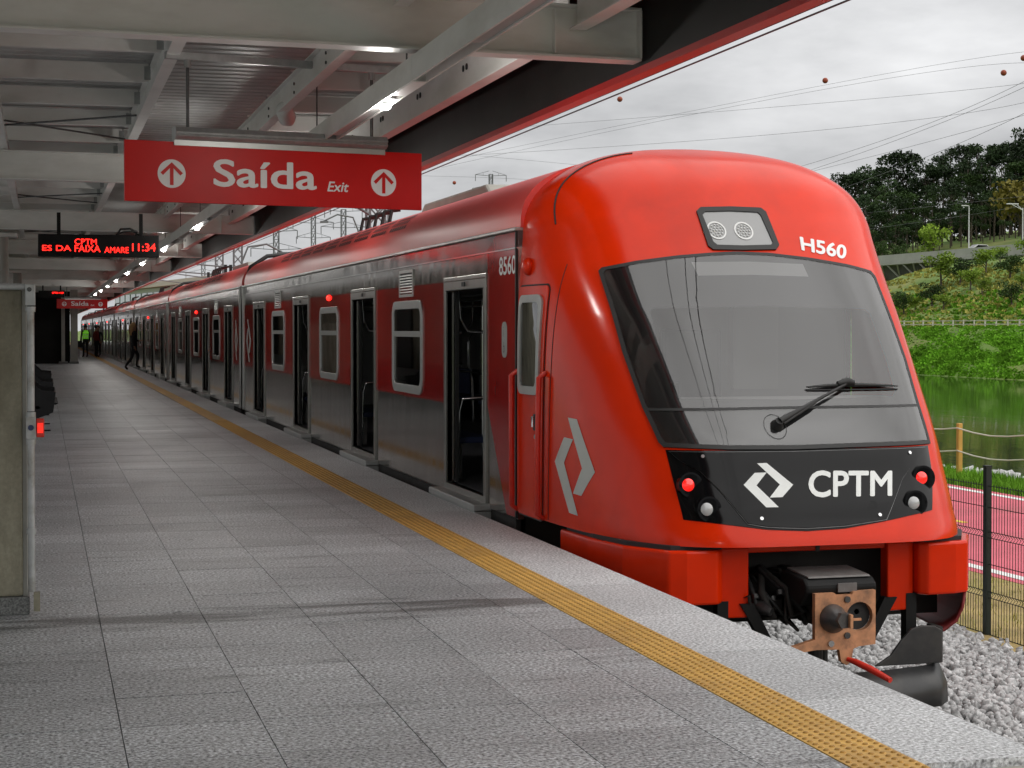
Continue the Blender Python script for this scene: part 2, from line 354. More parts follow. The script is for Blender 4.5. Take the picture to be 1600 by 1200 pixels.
def tess(loops):
    tri = geometry.tessellate_polygon([[Vector((p[0], p[1], 0)) for p in lp] for lp in loops]); v = [tuple(p) for lp in loops for p in lp]; return v, [tuple(t) for t in tri]

# ------------------------------------------------------------------ terrain, water, sheets
def sm(t): t = np.clip(t, 0, 1); return t * t * (3 - 2 * t)
PX = [-4000, 6.2, 8.4, 8.9, 10.8, 11.0, 17.4, 17.8, 19.4, 22, 26, 34, 98, 103, 107, 113, 117, 130, 150, 160, 175, 195, 270, 420, 900, 4000]
PZ_ = [-1.62, -1.62, -1.62, -1.47, -1.46, -1.47, -1.47, -1.5, -1.55, -2.3, -4.6, -5.6, -5.4, -4.15, -1.5, 1.7, 2.0, 3.4, 4.4, 6, 15, 20, 30, 36, 20, 20]
def terr(X, Y):
    X = np.asarray(X, float); Y = np.asarray(Y, float); z = np.interp(X, PX, PZ_)
    fill = 8.7 * sm((X - 116) / 38) ** .85 * sm((297 - Y + .25 * (X - 116)) / 45) * (X < 163)
    return z + fill
def axis(vals, steps):
    out = []
    for (a, b), st in zip(zip(vals[:-1], vals[1:]), steps): out += list(np.arange(a, b, st))
    return np.array(out + [vals[-1]])
gx = axis([-4000, -200, -20, 6, 36, 96, 160, 420, 4000], [400, 30, 4, .5, 6, 1.5, 8, 300]); gy = axis([-600, -60, 0, 60, 420, 900, 5000], [60, 10, 3, 4, 30, 400])
XX, YY = np.meshgrid(gx, gy); ZZ = terr(XX, YY)
nb = RNG.normal(0, 1, XX.shape); ZZ += np.where((XX > 104) & (XX < 160), .18, 0) * nb
nx = len(gx); ii = np.arange((len(gy) - 1) * nx).reshape(len(gy) - 1, nx)[:, :-1].ravel()
me = np_mesh('ground', np.c_[XX.ravel(), YY.ravel(), ZZ.ravel()], np.c_[ii, ii + 1, ii + 1 + nx, ii + nx])
g = kind(link('ground', me, 'ground', smooth=60), 'structure')
kind(MB().box(21, 104, -400, 1500, -6.5, -4.0).build('river_water', 'water'), 'structure')
kind(MB().box(-60, -9.1, -60, 260, -1.7, -1.44).build('gravel_yard', 'gravel'), 'structure')
kind(MB().box(2.4, 8.45, -30, 240, -1.7, -1.42).build('ballast_bed', 'ballast_bed'), 'structure')
kind(MB().box(8.5, 11.1, -30, 240, -1.6, -1.405).build('soil_strip', 'soil'), 'structure')
kind(MB().box(11.1, 16.9, -30, 260, -1.6, -1.40).build('cycle_path', 'path_pink'), 'structure')
for nm, x0, x1, m_ in (('path_line', 11.25, 11.42, 'paint_white'), ('path_line', 16.5, 16.67, 'paint_white')):
    kind(MB().box(x0, x1, -30, 260, -1.398, -1.394).build(nm, m_), 'structure')
mb = MB()
for k in range(40): mb.box(13.7, 13.82, 3.6 + k * 4, 5.6 + k * 4, -1.398, -1.394)
kind(mb.build('centre_line', 'paint_yellow'), 'structure')
# riprap stones behind the rope fence and ballast stones: real stones, uncountable
ico = bmesh.new(); bmesh.ops.create_icosphere(ico, subdivisions=1, radius=1); iv = np.array([v.co[:] for v in ico.verts]); fi = np.array([[v.index for v in f.verts] for f in ico.faces]); ico.free()
def stones(name, pts, smin, smax, m_, seed):
    r = np.random.default_rng(seed); n = len(pts); s = r.uniform(smin, smax, (n, 1, 1)) * r.uniform(.55, 1.25, (n, 1, 3))
    j = iv[None] * (1 + r.uniform(-.42, .42, (n, len(iv), 1))) * s
    a = r.uniform(0, 6.28, n); b = r.uniform(0, 3, n); c, s_ = np.cos(a), np.sin(a); c2, s2 = np.cos(b), np.sin(b)
    x, y, z = j[..., 0], j[..., 1], j[..., 2]; y, z = y * c2[:, None] - z * s2[:, None], y * s2[:, None] + z * c2[:, None]
    x, y = x * c[:, None] - y * s_[:, None], x * s_[:, None] + y * c[:, None]
    v = np.stack([x, y, z], -1) + pts[:, None, :]; f = fi[None] + (np.arange(n) * len(iv))[:, None, None]
    return np_mesh(name, v.reshape(-1, 3), f.reshape(-1, 3))
def scat(n, x0, x1, y0, y1, zf, seed):
    r = np.random.default_rng(seed); x = r.uniform(x0, x1, n); y = r.uniform(y0, y1, n); return np.c_[x, y, zf(x, y) + r.uniform(-.02, .015, n)]
bz = lambda x, y: -1.40 + 0 * x
bp = np.concatenate([scat(20000, 5.6, 8.6, 6.5, 20, bz, 1), scat(1600, 8.45, 8.85, 6.5, 22, lambda x, y: -1.402 + 0 * x, 9), scat(5000, 3.8, 5.8, 8, 20, bz, 2), scat(5000, 6.6, 8.7, 20, 40, bz, 3)])
o = kind(tag(link('ballast_stones', stones('ballast_stones', bp, .022, .052, 'ballast', 4), 'ballast'), 'light grey crushed stone ballast around the track', 'gravel'), 'stuff')
rp_ = scat(3500, 19.6, 22.4, 20, 60, lambda x, y: np.interp(x, PX, PZ_) + .05, 5)
o = kind(tag(link('riprap_stones', stones('riprap_stones', rp_, .08, .2, 'ballast', 6), 'ballast'), 'grey loose stones on the river edge behind the rope fence', 'stones'), 'stuff')
# track
for x in (4.44, 6.04):
    kind(MB().prism([(x - .075, -1.33), (x + .075, -1.33), (x + .03, -1.3), (x + .03, -1.2), (x + .037, -1.16), (x - .037, -1.16), (x - .03, -1.2), (x - .03, -1.3)], 'y', -30, 240).build('rail', 'rail_steel'), 'structure')
sl_me = MB().box(-1.4, 1.4, -.12, .12, -.09, .09).me('sleeper')
tr = kind(MB().box(3.7, 6.8, -10, 80, -1.52, -1.425).build('track_bed', 'ballast_bed'), 'structure')
for k in range(60):
    o = link('sleeper', sl_me, None, tr) ; o.location = (5.24, 2 + k * .65, -1.42)
    if k == 0: sl_me.materials.append(M['concrete_light'])
# grass: blades near, tufts on the far bank
def blades(name, n, x0, x1, y0, y1, zf, h0, h1, wd, m_, seed, lean=.4):
    r = np.random.default_rng(seed); x = r.uniform(x0, x1, n); y = r.uniform(y0, y1, n); z = zf(x, y); h = r.uniform(h0, h1, n); a = r.uniform(0, 6.28, n)
    dx, dy = np.cos(a) * wd / 2, np.sin(a) * wd / 2; lx, ly = r.normal(0, lean, n) * h, r.normal(0, lean, n) * h
    v = np.stack([np.c_[x - dx, y - dy, z - .02], np.c_[x + dx, y + dy, z - .02], np.c_[x + lx, y + ly, z + h]], 1).reshape(-1, 3)
    return link(name, np_mesh(name, v, np.arange(3 * n).reshape(-1, 3)), m_)
zp = lambda x, y: np.interp(x, PX, PZ_)
o = kind(tag(blades('dry_grass', 9000, 8.9, 11.05, 9, 40, lambda x, y: -1.41 + 0 * x, .02, .09, .012, 'grass_dry', 11), 'dry short grass between mesh fence and pink path', 'grass'), 'stuff')
o = kind(tag(blades('verge_grass', 50000, 16.95, 19.7, 20, 70, zp, .06, .22, .03, 'grass_green', 12), 'bright green verge grass beyond the pink path', 'grass'), 'stuff')
def tufts(name, n, x0, x1, y0, y1, h0, h1, m_, seed, pw=1.0):
    r = np.random.default_rng(seed); x = x0 + (x1 - x0) * r.uniform(0, 1, n) ** pw; y = r.uniform(y0, y1, n); z = terr(x, y); V = []
    h = r.uniform(h0, h1, n)
    for k in range(3):
        a = r.uniform(0, 6.28, n); wd = h * r.uniform(.5, 1.1, n); dx, dy = np.cos(a) * wd, np.sin(a) * wd; l1, l2 = r.normal(0, .5, n) * h, r.normal(0, .5, n) * h
        V.append(np.stack([np.c_[x - dx, y - dy, z - .1], np.c_[x + dx, y + dy, z - .1], np.c_[x + dx * .6 + l1, y + dy * .6 + l2, z + h], np.c_[x - dx * .6 + l1, y - dy * .6 + l2, z + h * .8]], 1).reshape(-1, 3))
    V = np.concatenate(V); return link(name, np_mesh(name, V, np.arange(len(V)).reshape(-1, 4)), m_)
kind(tag(tufts('bank_grass', 52000, 103.2, 114, 120, 330, .08, .30, 'grass_bank', 13), 'lush green grass slope of the far river bank', 'grass'), 'stuff')
kind(tag(tufts('terrace_grass', 7000, 114, 131, 130, 330, .15, .4, 'grass_green', 14), 'pale green grass terrace above the far bank', 'grass'), 'stuff')
kind(tag(tufts('embankment_grass', 6000, 113, 145, 130, 262, .15, .4, 'grass_dry', 15), 'yellowed grass on the embankment under the road bridge', 'grass'), 'stuff')

# ------------------------------------------------------------------ platform
pf = kind(MB().box(-9, 3.56, -6, 232, -1.5, -.035).build('platform', 'joint'), 'structure')
kind(MB().box(3.40, 3.60, -6, 232, -.16, -.033).build('edge_support', 'concrete_light', pf), 'structure')
T = .56; GAP = .0045
slab_me = MB().prism([(-T / 2 + GAP / 2, -T / 2 + GAP / 2), (T / 2 - GAP / 2, -T / 2 + GAP / 2), (T / 2 - GAP / 2, T / 2 - GAP / 2), (-T / 2 + GAP / 2, T / 2 - GAP / 2)], 'z', -.034, 0).me('paving_slab')
slab_me.materials.append(M['granite'])
cut_me = MB().box(-.149 + GAP / 2, .149 - GAP / 2, -T / 2 + GAP / 2, T / 2 - GAP / 2, -.034, 0).me('paving_slab_cut'); cut_me.materials.append(M['granite'])
edge_me = MB().box(-.2575 + .003, .2575, -T + .003, T - .003, -.034, .001).me('edge_slab'); edge_me.materials.append(M['granite_edge'])
ED = 3.63; J0 = .297; Y0J = 9.24
cells = []
for j in range(-27, 400):
    y = Y0J + (j + .5) * T
    for i in range(-17, 4):
        x = J0 + (i + .5) * T; cells.append((x, y))
zc_ = lambda x, y: .265 * x + .9643 * y
def vis(x, y):
    z = zc_(x, y)
    if z < 4: return False
    px = 66 + 2769 * x / z; py = 514 + 2670 * 1.6 / z; return -120 < px < 1650 and py < 1290
near = sorted([c for c in cells if vis(*c)], key=lambda c: zc_(*c))[:278]; ns = set(near)
for x, y in near:
    o = link('paving_slab', slab_me, None, pf); o.location = (x, y, random.uniform(-.0012, .0008))
v, f = [], []
def addtop(x, y, wx, wy, z=0.):
    i = len(v); v.extend([(x - wx, y - wy, z), (x + wx, y - wy, z), (x + wx, y + wy, z), (x - wx, y + wy, z)]); f.append((i, i + 1, i + 2, i + 3))
for x, y in cells:
    if (x, y) not in ns: addtop(x, y, T / 2 - GAP / 2, T / 2 - GAP / 2, random.uniform(-.001, .0005))
# cut slabs by the tactile strip
SX0, SX1 = 2.835, 3.115
for j in range(-27, 400):
    y = Y0J + (j + .5) * T
    if 5 < y < 17: o = link('paving_slab', cut_me, None, pf); o.location = (2.686, y, 0)
    else: addtop(2.686, y, .146, T / 2 - GAP / 2)
o = kind(link('far_paving', np_mesh('far_paving', v, f), 'granite', pf), 'stuff')
mb = MB()
for k in range(-3, 105):
    y = Y0J + .31 + k * 2 * T
    if 4 < y < 34: o = link('edge_slab', edge_me, None, pf); o.location = (ED - .2575, y, random.uniform(-.001, .001))
    else: mb.box(ED - .515 + .003, ED, y - T + .003, y + T - .003, -.034, .001)
kind(mb.build('far_edge_slabs', 'granite_edge', pf), 'stuff')
# tactile tiles with studs
tw = SX1 - SX0; mb = MB(); mb.box(-tw / 2 + .002, tw / 2 - .002, -tw / 2 + .002, tw / 2 - .002, -.03, .003); base_n = len(mb.f)
for a in range(6):
    for b in range(6):
        cx, cy = -tw / 2 + (a + .5) * tw / 6, -tw / 2 + (b + .5) * tw / 6; i = len(mb.v)
        for r_, z_ in ((.0135, .003), (.009, .0085)):
            for k in range(8): t = k * math.pi / 4; mb.v.append((cx + r_ * math.cos(t), cy + r_ * math.sin(t), z_))
        for k in range(8): mb.f.append((i + k, i + (k + 1) % 8, i + 8 + (k + 1) % 8, i + 8 + k))
        mb.f.append(tuple(range(i + 8, i + 16)))
tt = mb.me('tactile_tile'); tt.materials.append(M['tactile']); tt.materials.append(M['tactile_stud_shade'])
for k, p in enumerate(tt.polygons): p.material_index = 1 if k >= base_n else 0
mb = MB()
for k in range(-30, 800):
    y = 9.1 + (k + .5) * tw
    if 5 < y < 30: o = link('tactile_tile', tt, None, pf); o.location = ((SX0 + SX1) / 2, y, random.uniform(-.0008, .0008))
    elif y < 231: mb.box(SX0 + .002, SX1 - .002, y - tw / 2 + .001, y + tw / 2 - .001, -.03, .004)
kind(mb.build('far_tactile_strip', 'tactile', pf), 'stuff')

# ------------------------------------------------------------------ canopy
cn = thing('station_canopy', 'long grey steel platform canopy with cross beams and black red-edged fascia', 'canopy', (0, 11, 0))
FX = 4.0; BS = 11.12; NBEAM = 20
dk = MB(); prof = []
for k in range(900):
    y = -4 + k * .254; prof += [(y, 4.19), (y + .20, 4.19), (y + .212, 4.178), (y + .242, 4.178)]
for (y, z) in prof: dk.v += [(-4.5, y, z), (FX - .06, y, z)]
for k in range(len(prof) - 1): dk.f.append((2 * k, 2 * k + 1, 2 * k + 3, 2 * k + 2))
dk.build('roof_deck', 'deck', cn)
MB().box(-4.5, FX, -4, 225, 4.22, 4.3).build('roof_sheet', 'galv', cn)
# fascia: black panels with a red lower edge
for k in range(19):
    a = -4 + k * 12.05; MB().box(FX, FX + .05, a + .006, a + 12.044, 3.405, 4.32).build('fascia_panel', 'fascia', cn)
MB().box(FX - .03, FX + .07, -4, 225, 3.355, 3.404).build('fascia_edge', 'fascia_red', cn)
# cross beams: I-sections, slightly falling outwards
def ibeam(y, xa, xb):
    mb = MB(); za, zb = 3.50, 3.432; s = (zb - za) / (xb - xa); h = .36; pr = []
    for (y0, y1, d0, d1) in ((-.09, .09, 0, .016), (-.006, .006, .016, h - .016), (-.09, .09, h - .016, h)):
        i = len(mb.v)
        for x, zz in ((xa, za), (xb, zb)):
            mb.v += [(x, y + y0, zz + d0), (x, y + y1, zz + d0), (x, y + y1, zz + d1), (x, y + y0, zz + d1)]
        mb.f += [(i, i + 1, i + 2, i + 3), (i + 7, i + 6, i + 5, i + 4), (i, i + 4, i + 5, i + 1), (i + 1, i + 5, i + 6, i + 2), (i + 2, i + 6, i + 7, i + 3), (i + 3, i + 7, i + 4, i)]
    mb.box(xb - .008, xb + .004, y - .089, y + .089, zb + .017, zb + h - .017)
    for xs in (3.35,): mb.box(xs - .005, xs + .005, y - .08, y - .0061, zb + .03, zb + h - .03)
    return mb
for k in range(-1, NBEAM): ibeam(11.15 + k * BS, -4.5, FX - .04).build('cross_beam', 'beam_paint', cn)
# purlins every sixth of a bay, C sections spanning between the girders
SP = BS / 6
for k in range(-6, 6 * 14):
    y = 11.3 + k * SP
    for xa, xb in ((-4.5, 1.0), (2.38, 3.44)):
        mb = MB(); mb.box(xa, xb, y, y + .006, 3.985, 4.155).box(xa, xb, y + .007, y + .075, 3.98, 3.986).box(xa, xb, y + .007, y + .075, 4.15, 4.156)
        mb.build('purlin', 'beam_paint', cn)
    if k < 40:
        for x in (.99, 2.39): MB().box(x - .03, x + .03, y - .008, y - .0005, 4.0, 4.13).build('purlin_cleat', 'galv', cn)
# girders along the platform
def girder(name, x, w_, z0, z1, m_='beam_paint'):
    for k in range(-1, 14):
        a = 11.15 + k * BS + .1; b = a + BS - .2
        mb = MB().box(x - .005, x + .005, a, b, z0 + .012, z1 - .012).box(x - w_ / 2, x + w_ / 2, a, b, z0, z0 + .011).box(x - w_ / 2, x + w_ / 2, a, b, z1 - .011, z1)
        mb.build(name, m_, cn)
girder('girder', 1.07, .11, 3.90, 4.15); girder('girder', 2.28, .10, 3.72, 3.96); girder('girder', -.45, .10, 3.84, 3.975); girder('edge_girder', 3.5, .12, 3.62, 4.15)
mb = MB()
for k in range(0, 30):
    for q in (0, .12): mb.tube([(3.492, 12.3 + k * 1.85 + q, 3.83), (3.484, 12.3 + k * 1.85 + q, 3.83)], .028, 10)
kind(mb.build('bolt_holes', 'rubber', cn), 'stuff')
mb = MB()
for k in range(0, 22):
    for zz in (3.80, 3.88): mb.tube([(2.274, 12.2 + k * 1.85, zz), (2.262, 12.2 + k * 1.85, zz)], .014, 8)
kind(mb.build('girder_bolts', 'cast_iron', cn), 'stuff')
for k in range(5):
    y = 21.2 + k * BS; MB().tube([(-.4, y - 1.0, 3.96), (1.0, y + .6, 3.96)], .012, 6).build('tie_rod', 'cast_iron', cn); MB().tube([(-.4, y - .8, 3.93), (1.0, y - 2.1, 3.93)], .012, 6).build('tie_rod', 'cast_iron', cn)
for y in (16.6, 26.8, 38): MB().tube([(2.33, y, 3.79), (2.3, y + .2, 3.75), (2.36, y + .42, 3.70), (2.4, y + .5, 3.66)], [.04, .085, .09, .04], 12).build('floodlight', 'white_vinyl', cn, 60)
for k in range(0, 10): MB().tube([(2.435, 11.6 + k * 4, 3.42), (2.435, 11.6 + k * 4, 3.98)], .007, 6).build('hanger_rod', 'cast_iron', cn)
# light track hung under the beams
lt = thing('light_track', 'slim grey lighting channel with small lit lamps running under the canopy', 'light', (2.435, 12, 3.25))
for k in range(-1, 13):
    a = -2.2 + BS * k + 2.25; b = a + BS - .01
    MB().box(2.376, 2.392, a, b, 3.25, 3.416).box(2.479, 2.495, a, b, 3.25, 3.416).box(2.393, 2.478, a, b, 3.40, 3.415).box(2.385, 2.486, a, a + .7, 3.246, 3.25).build('channel', 'beam_paint', lt)
    mb = MB()
    for q in (1.0, 4.1, 7.2): mb.box(2.394, 2.477, a + q, a + q + 2.4, 3.262, 3.268)
    mb.build('cover_plate', 'deck', lt)
for k in range(-1, 20):
    y = 12.46 + 7.95 * k; o = MB().ball((2.45, y, 3.243), .045, 12, 8, (1, 1.2, .6)).build('lamp', 'led_white_lit', lt, smooth=60)
    MB().box(2.40, 2.47, y - .12, y + .12, 3.25, 3.262).build('lamp_base', 'galv', o)
    if k < 11:
        ld = bpy.data.lights.new('lamp_light', 'POINT'); ld.energy = 17; ld.shadow_soft_size = .06; ld.color = (1, .97, .92); lo = bpy.data.objects.new('lamp_light', ld); COL.objects.link(lo); lo.location = (2.45, y, 3.15); lo.parent = o
# columns at the back of the platform
for k, nm in ((0, 'nearest'), (2, 'middle'), (4, 'farthest')):
    y = 35.0 + k * BS; cx = -.76
    c = thing('canopy_column', 'round grey concrete canopy column, the %s of three behind the concrete wall' % nm, 'column', (cx, y, 0), 'concrete columns under the canopy')
    MB().tube([(cx, y, 0), (cx, y, 3.40)], .13, 24).build('shaft', 'concrete_light', c, smooth=40)
    MB().box(cx - .3, cx + .3, y - .3, y + .3, 3.40, 3.47).build('cap_plate', 'beam_paint', c)

# ------------------------------------------------------------------ train
CX = 5.24; XS = 3.75; XF = 2 * CX - XS; YS = 13.45; PITCH_CAR = 20.35; DS = 5.15; ZF = .12
def roof_pts(hw, z0, z1, n, e=2.6):
    pts = []
    for k in range(n + 1):
        t = math.pi * k / n; c, s = math.cos(t), math.sin(t)
        pts.append((CX - hw * math.copysign(abs(c) ** (2 / e), c), z0 + (z1 - z0) * abs(s) ** (2 / e)))
    return pts
CAR_LABELS = {}
def louver(car, yc, z0, z1, hw):
    v = MB().box(XS - .012, XS + .01, yc - hw, yc - hw + .035, z0, z1).box(XS - .012, XS + .01, yc + hw - .035, yc + hw, z0, z1).box(XS - .012, XS + .01, yc - hw + .0351, yc + hw - .0351, z0, z0 + .03).box(XS - .012, XS + .01, yc - hw + .0351, yc + hw - .0351, z1 - .03, z1).build('vent_grille', 'alu', car)
    MB().box(XS - .0035, XS - .002, yc - hw + .03, yc + hw - .03, z0 + .02, z1 - .02).build('vent_backing', 'rubber', v)
    n = 7
    for k in range(n):
        z = z0 + .045 + k * (z1 - z0 - .08) / n
        MB().prism([(XS - .014, z), (XS - .011, z - .004), (XS - .005, z + .010), (XS - .007, z + .013)], 'y', yc - hw + .036, yc + hw - .036).build('slat', 'alu', v)
def window(car, yc, x, s, z0=.92, z1=1.90, hw=.78):     # s = -1 platform side, +1 far side
    xo, xi = x + s * .018, x - s * .012
    fr = MB().ring(rrect(yc - hw, yc + hw, z0, z1, .16), rrect(yc - hw + .10, yc + hw - .10, z0 + .09, z1 - .09, .09), 'x', min(xo, xi), max(xo, xi)).build('window_frame', 'alu', car, smooth=40, bevel=.006)
    zb = z0 + .64 * (z1 - z0)
    MB().box(min(xo, xi) + .004, max(xo, xi) - .002, yc - hw + .10, yc + hw - .10, zb - .03, zb + .03).build('bar', 'alu', fr)
    MB().box(x - .004, x + .004, yc - hw + .085, yc + hw - .085, z0 + .075, zb - .028).build('pane', 'side_glass', fr)
    MB().box(x + s * .006 - .004, x + s * .006 + .004, yc - hw + .085, yc + hw - .085, zb + .028, z1 - .075).build('pane', 'side_glass', fr)
def door(car, yc):
    hw, z0, z1 = .72, ZF + .01, 1.96
    fr = MB().ring([(yc - hw - .09, .06), (yc + hw + .09, .06), (yc + hw + .09, 2.09), (yc - hw - .09, 2.09)], [(yc - hw, z0), (yc + hw, z0), (yc + hw, z1), (yc - hw, z1)], 'x', XS - .02, XS + .05).build('door_frame', 'door_steel', car, bevel=.006)
    MB().box(XS - .024, XS - .021, yc - hw - .08, yc + hw + .08, 2.045, 2.055).build('drip_line', 'chrome', fr)
    mb = MB().box(XS - .15, XS + .02, yc - hw - .17, yc + hw + .17, .015, .075)
    mb.box(XS - .14, XS + .02, yc - hw - .16, yc + hw + .16, -.06, .013).build('door_step', 'alu', car, bevel=.01)
    for s in (-1, 1):      # edge of each open leaf standing in the pocket
        a = yc + s * (hw - .10); lf = MB().box(XS + .052, XS + .09, min(a, yc + s * (hw + .02)), max(a, yc + s * (hw + .02)), z0 + .01, z1 - .01).build('door_leaf', 'steel_dark', car)
        MB().box(XS + .055, XS + .087, a - .012, a + .012, z0 + .012, z1 - .012).build('edge_rubber', 'rubber', lf)
    # indicator letter plate above the opening
    MB().box(XS - .026, XS - .0205, yc - .06, yc + .06, 1.99, 2.03).build('indicator', 'rubber', car)
def interior(car, ya, yb, doors, cab):
    MB().box(XS + .06, XF - .06, ya, yb, ZF - .1, ZF).build('cabin_floor', 'int_floor', car)
    MB().box(XS + .06, XF - .06, ya, yb, 2.12, 2.16).build('cabin_ceiling', 'int_ceiling', car)
    MB().box(XS + .45, XS + .55, ya + .3, yb - .3, 2.09, 2.115).build('air_duct', 'int_wall', car); MB().box(XF - .55, XF - .45, ya + .3, yb - .3, 2.09, 2.115).build('air_duct', 'int_wall', car)
    MB().box(XS + .06, XF - .06, ya - .05, ya, ZF, 2.12).build('end_wall', 'int_wall', car)
    MB().box(XS + .06, XF - .06, yb, yb + .04, ZF, 2.12).build('end_wall', 'int_wall', car)
    for d in doors:
        for s in (-1, 1):
            y = d + s * .82
            for xx, q in ((XS + .12, 1), (XF - .12, -1)):
                MB().tube([(xx, y, ZF), (xx + q * .02, y, .8), (xx + q * .05, y, .92), (xx + q * .42, y, .94), (xx + q * .48, y, 1.05), (xx + q * .48, y, 1.45), (xx + q * .42, y, 1.56), (xx + q * .1, y, 1.58), (xx + q * .03, y, 1.7), (xx, y, 2.1)], .017, 8).build('grab_rail', 'chrome', car, smooth=60)
        MB().tube([(CX, d, ZF), (CX, d, 2.12)], .018, 8).build('pole', 'chrome', car, smooth=60)
    for x in (CX - .62, CX + .62): MB().tube([(x, ya + .4, 1.92), (x, yb - .4, 1.92)], .016, 8).build('hand_rail', 'chrome', car, smooth=60)
    for d0, d1 in zip(doors[:-1], doors[1:]):
        for x0, x1, b in ((XF - .5, XF - .1, XF - .12), (XS + .1, XS + .5, XS + .1)):
            st = MB().box(x0, x1, d0 + 1.0, d1 - 1.0, .48, .54).box(b - .02 if b > CX else b, b if b > CX else b + .02, d0 + 1.0, d1 - 1.0, .55, .95).build('seat_bench', 'seat_blue', car, bevel=.015)
            MB().box(x0 + .1, x0 + .16, d0 + 1.2, d1 - 1.2, ZF, .479).build('seat_base', 'int_wall', st)
def car_body(car, Y0, Y1, doors, first=False):
    wins = [(a + b) / 2 for a, b in zip(doors[:-1], doors[1:])]
    holes = [(d - .72, d + .72, ZF + .01, 1.96) for d in doors] + [(c - .72, c + .72, .98, 1.84) for c in wins]
    holed(XS, XS + .05, Y0, Y1, .04, 2.27, holes).build('side_wall', 'steel', car)
    MB().box(XS - .004, XS + .05, Y0, Y1, 2.2705, 2.40).build('cant_rail', 'steel_dark', car)
    MB().box(XS - .012, XS + .0, Y0, Y1, 2.258, 2.2698).build('trim_line', 'chrome', car)
    MB().box(XS - .03, XS + .06, Y0, Y1, 2.401, 2.432).build('gutter', 'steel_bright', car, bevel=.008)
    fh = [(d - .72, d + .72, .25, 1.9) for d in []] + [(c - .72, c + .72, .98, 1.84) for c in wins] + [(d - .62, d - .12, 1.05, 1.8) for d in doors] + [(d + .12, d + .62, 1.05, 1.8) for d in doors]
    holed(XF - .05, XF, Y0, Y1, .04, 2.40, fh).build('far_side_wall', 'steel', car)
    for d in doors:
        for s in (-.37, .37): MB().box(XF - .03, XF - .022, d + s - .26, d + s + .26, 1.04, 1.81).build('door_pane', 'side_glass', car)
    for c in wins: window(car, c, XS, -1); window(car, c, XF, 1)
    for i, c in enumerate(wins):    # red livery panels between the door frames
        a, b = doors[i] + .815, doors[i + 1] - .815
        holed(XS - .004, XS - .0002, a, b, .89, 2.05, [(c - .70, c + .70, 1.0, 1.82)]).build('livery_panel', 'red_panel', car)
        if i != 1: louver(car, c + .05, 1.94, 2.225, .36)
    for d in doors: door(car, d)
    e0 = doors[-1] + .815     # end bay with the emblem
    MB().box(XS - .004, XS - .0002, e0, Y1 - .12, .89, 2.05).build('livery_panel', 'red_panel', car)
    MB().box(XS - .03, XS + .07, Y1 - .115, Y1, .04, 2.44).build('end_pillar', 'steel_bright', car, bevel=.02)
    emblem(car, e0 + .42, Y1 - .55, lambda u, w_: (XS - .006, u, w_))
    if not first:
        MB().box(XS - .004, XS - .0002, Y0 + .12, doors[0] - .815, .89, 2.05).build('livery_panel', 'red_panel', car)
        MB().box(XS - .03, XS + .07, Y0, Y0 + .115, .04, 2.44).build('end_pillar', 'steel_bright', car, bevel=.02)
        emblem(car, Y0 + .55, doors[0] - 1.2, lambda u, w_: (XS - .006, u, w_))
    # roof
    pts = roof_pts(1.47, 2.43, 3.05, 36); mb = MB(); n = len(pts)
    for y in (Y0, Y1): mb.v += [(x, y, z) for x, z in pts]
    for k in range(n - 1): mb.f.append((k, k + 1, n + k + 1, n + k))
    mb.f.append(tuple(range(n - 1, -1, -1))); mb.f.append(tuple(range(n, 2 * n))); mb.build('roof', 'roof_red', car, smooth=35)
    # rows of air slots on the roof shoulder
    mb = MB(); P = roof_pts(1.478, 2.43, 3.056, 200)
    for row, z in enumerate((2.70, 2.765, 2.83)):
        x = min((abs(p[1] - z), p[0]) for p in P if p[0] < CX)[1]; x2 = min((abs(p[1] - z - .04), p[0]) for p in P if p[0] < CX)[1]
        for gq in range(9):
            for k in range(7):
                y = Y0 + 4.9 + gq * 1.15 + k * .13 + row * .1
                if y > Y1 - 3: continue
                i = len(mb.v); mb.v += [(x - .003, y, z), (x - .003, y + .085, z), (x2 - .003, y + .1, z + .04), (x2 - .003, y + .015, z + .04)]; mb.f.append((i, i + 1, i + 2, i + 3))
    kind(mb.build('roof_air_slots', 'rubber', car), 'stuff')
    # air conditioning unit with sloped ends
    ya = Y0 + (3.4 if first else 4.4); u = MB()
    u.prism([(ya, 2.92), (ya + .3, 3.10), (ya + 3.2, 3.10), (ya + 3.6, 2.92)], 'x', CX - .82, CX + .8); u.build('air_conditioner', 'concrete_light', car, bevel=.03)
    for k in range(5): MB().tube([(CX - 1.05, ya + 4.2 + k * .5, 2.9), (CX - 1.0, ya + 4.25 + k * .5, 3.1), (CX - .8, ya + 4.2 + k * .5, 3.13)], .025, 6).build('roof_cable', 'rubber', car, smooth=60)
    # underframe, bogies
    MB().box(XS + .12, XF - .12, Y0 + .2, Y1 - .1, -.35, .035).build('underframe', 'under_dark', car)
    MB().box(XS + .01, XS + .05, Y0 + .1, Y1 - .1, -.30, .038).build('skirt', 'under_dark', car)
    for yb in (Y0 + (3.4 if first else 2.6), Y1 - 2.6):
        bg_ = MB().box(CX - 1.1, CX + 1.1, yb - 1.5, yb + 1.5, -.75, -.45).build('bogie', 'under_dark', car)
        for dy in (-1.1, 1.1):
            for x in (4.44, 6.04): MB().tube([(x - .07, yb + dy, -.72), (x + .07, yb + dy, -.72)], .43, 24).build('wheel', 'rail_steel', bg_, smooth=40)
    # side lamp over the middle window
    o = MB().ball((XS - .005, wins[1], 2.02), .065, 12, 8, (.5, 1.8, .6)).build('indicator_lamp', 'led_red', car, smooth=60)
    # gangway bellows to the next car
    mb = MB(); pt = roof_pts(1.34, 2.3, 2.93, 20); n = len(pt) + 2
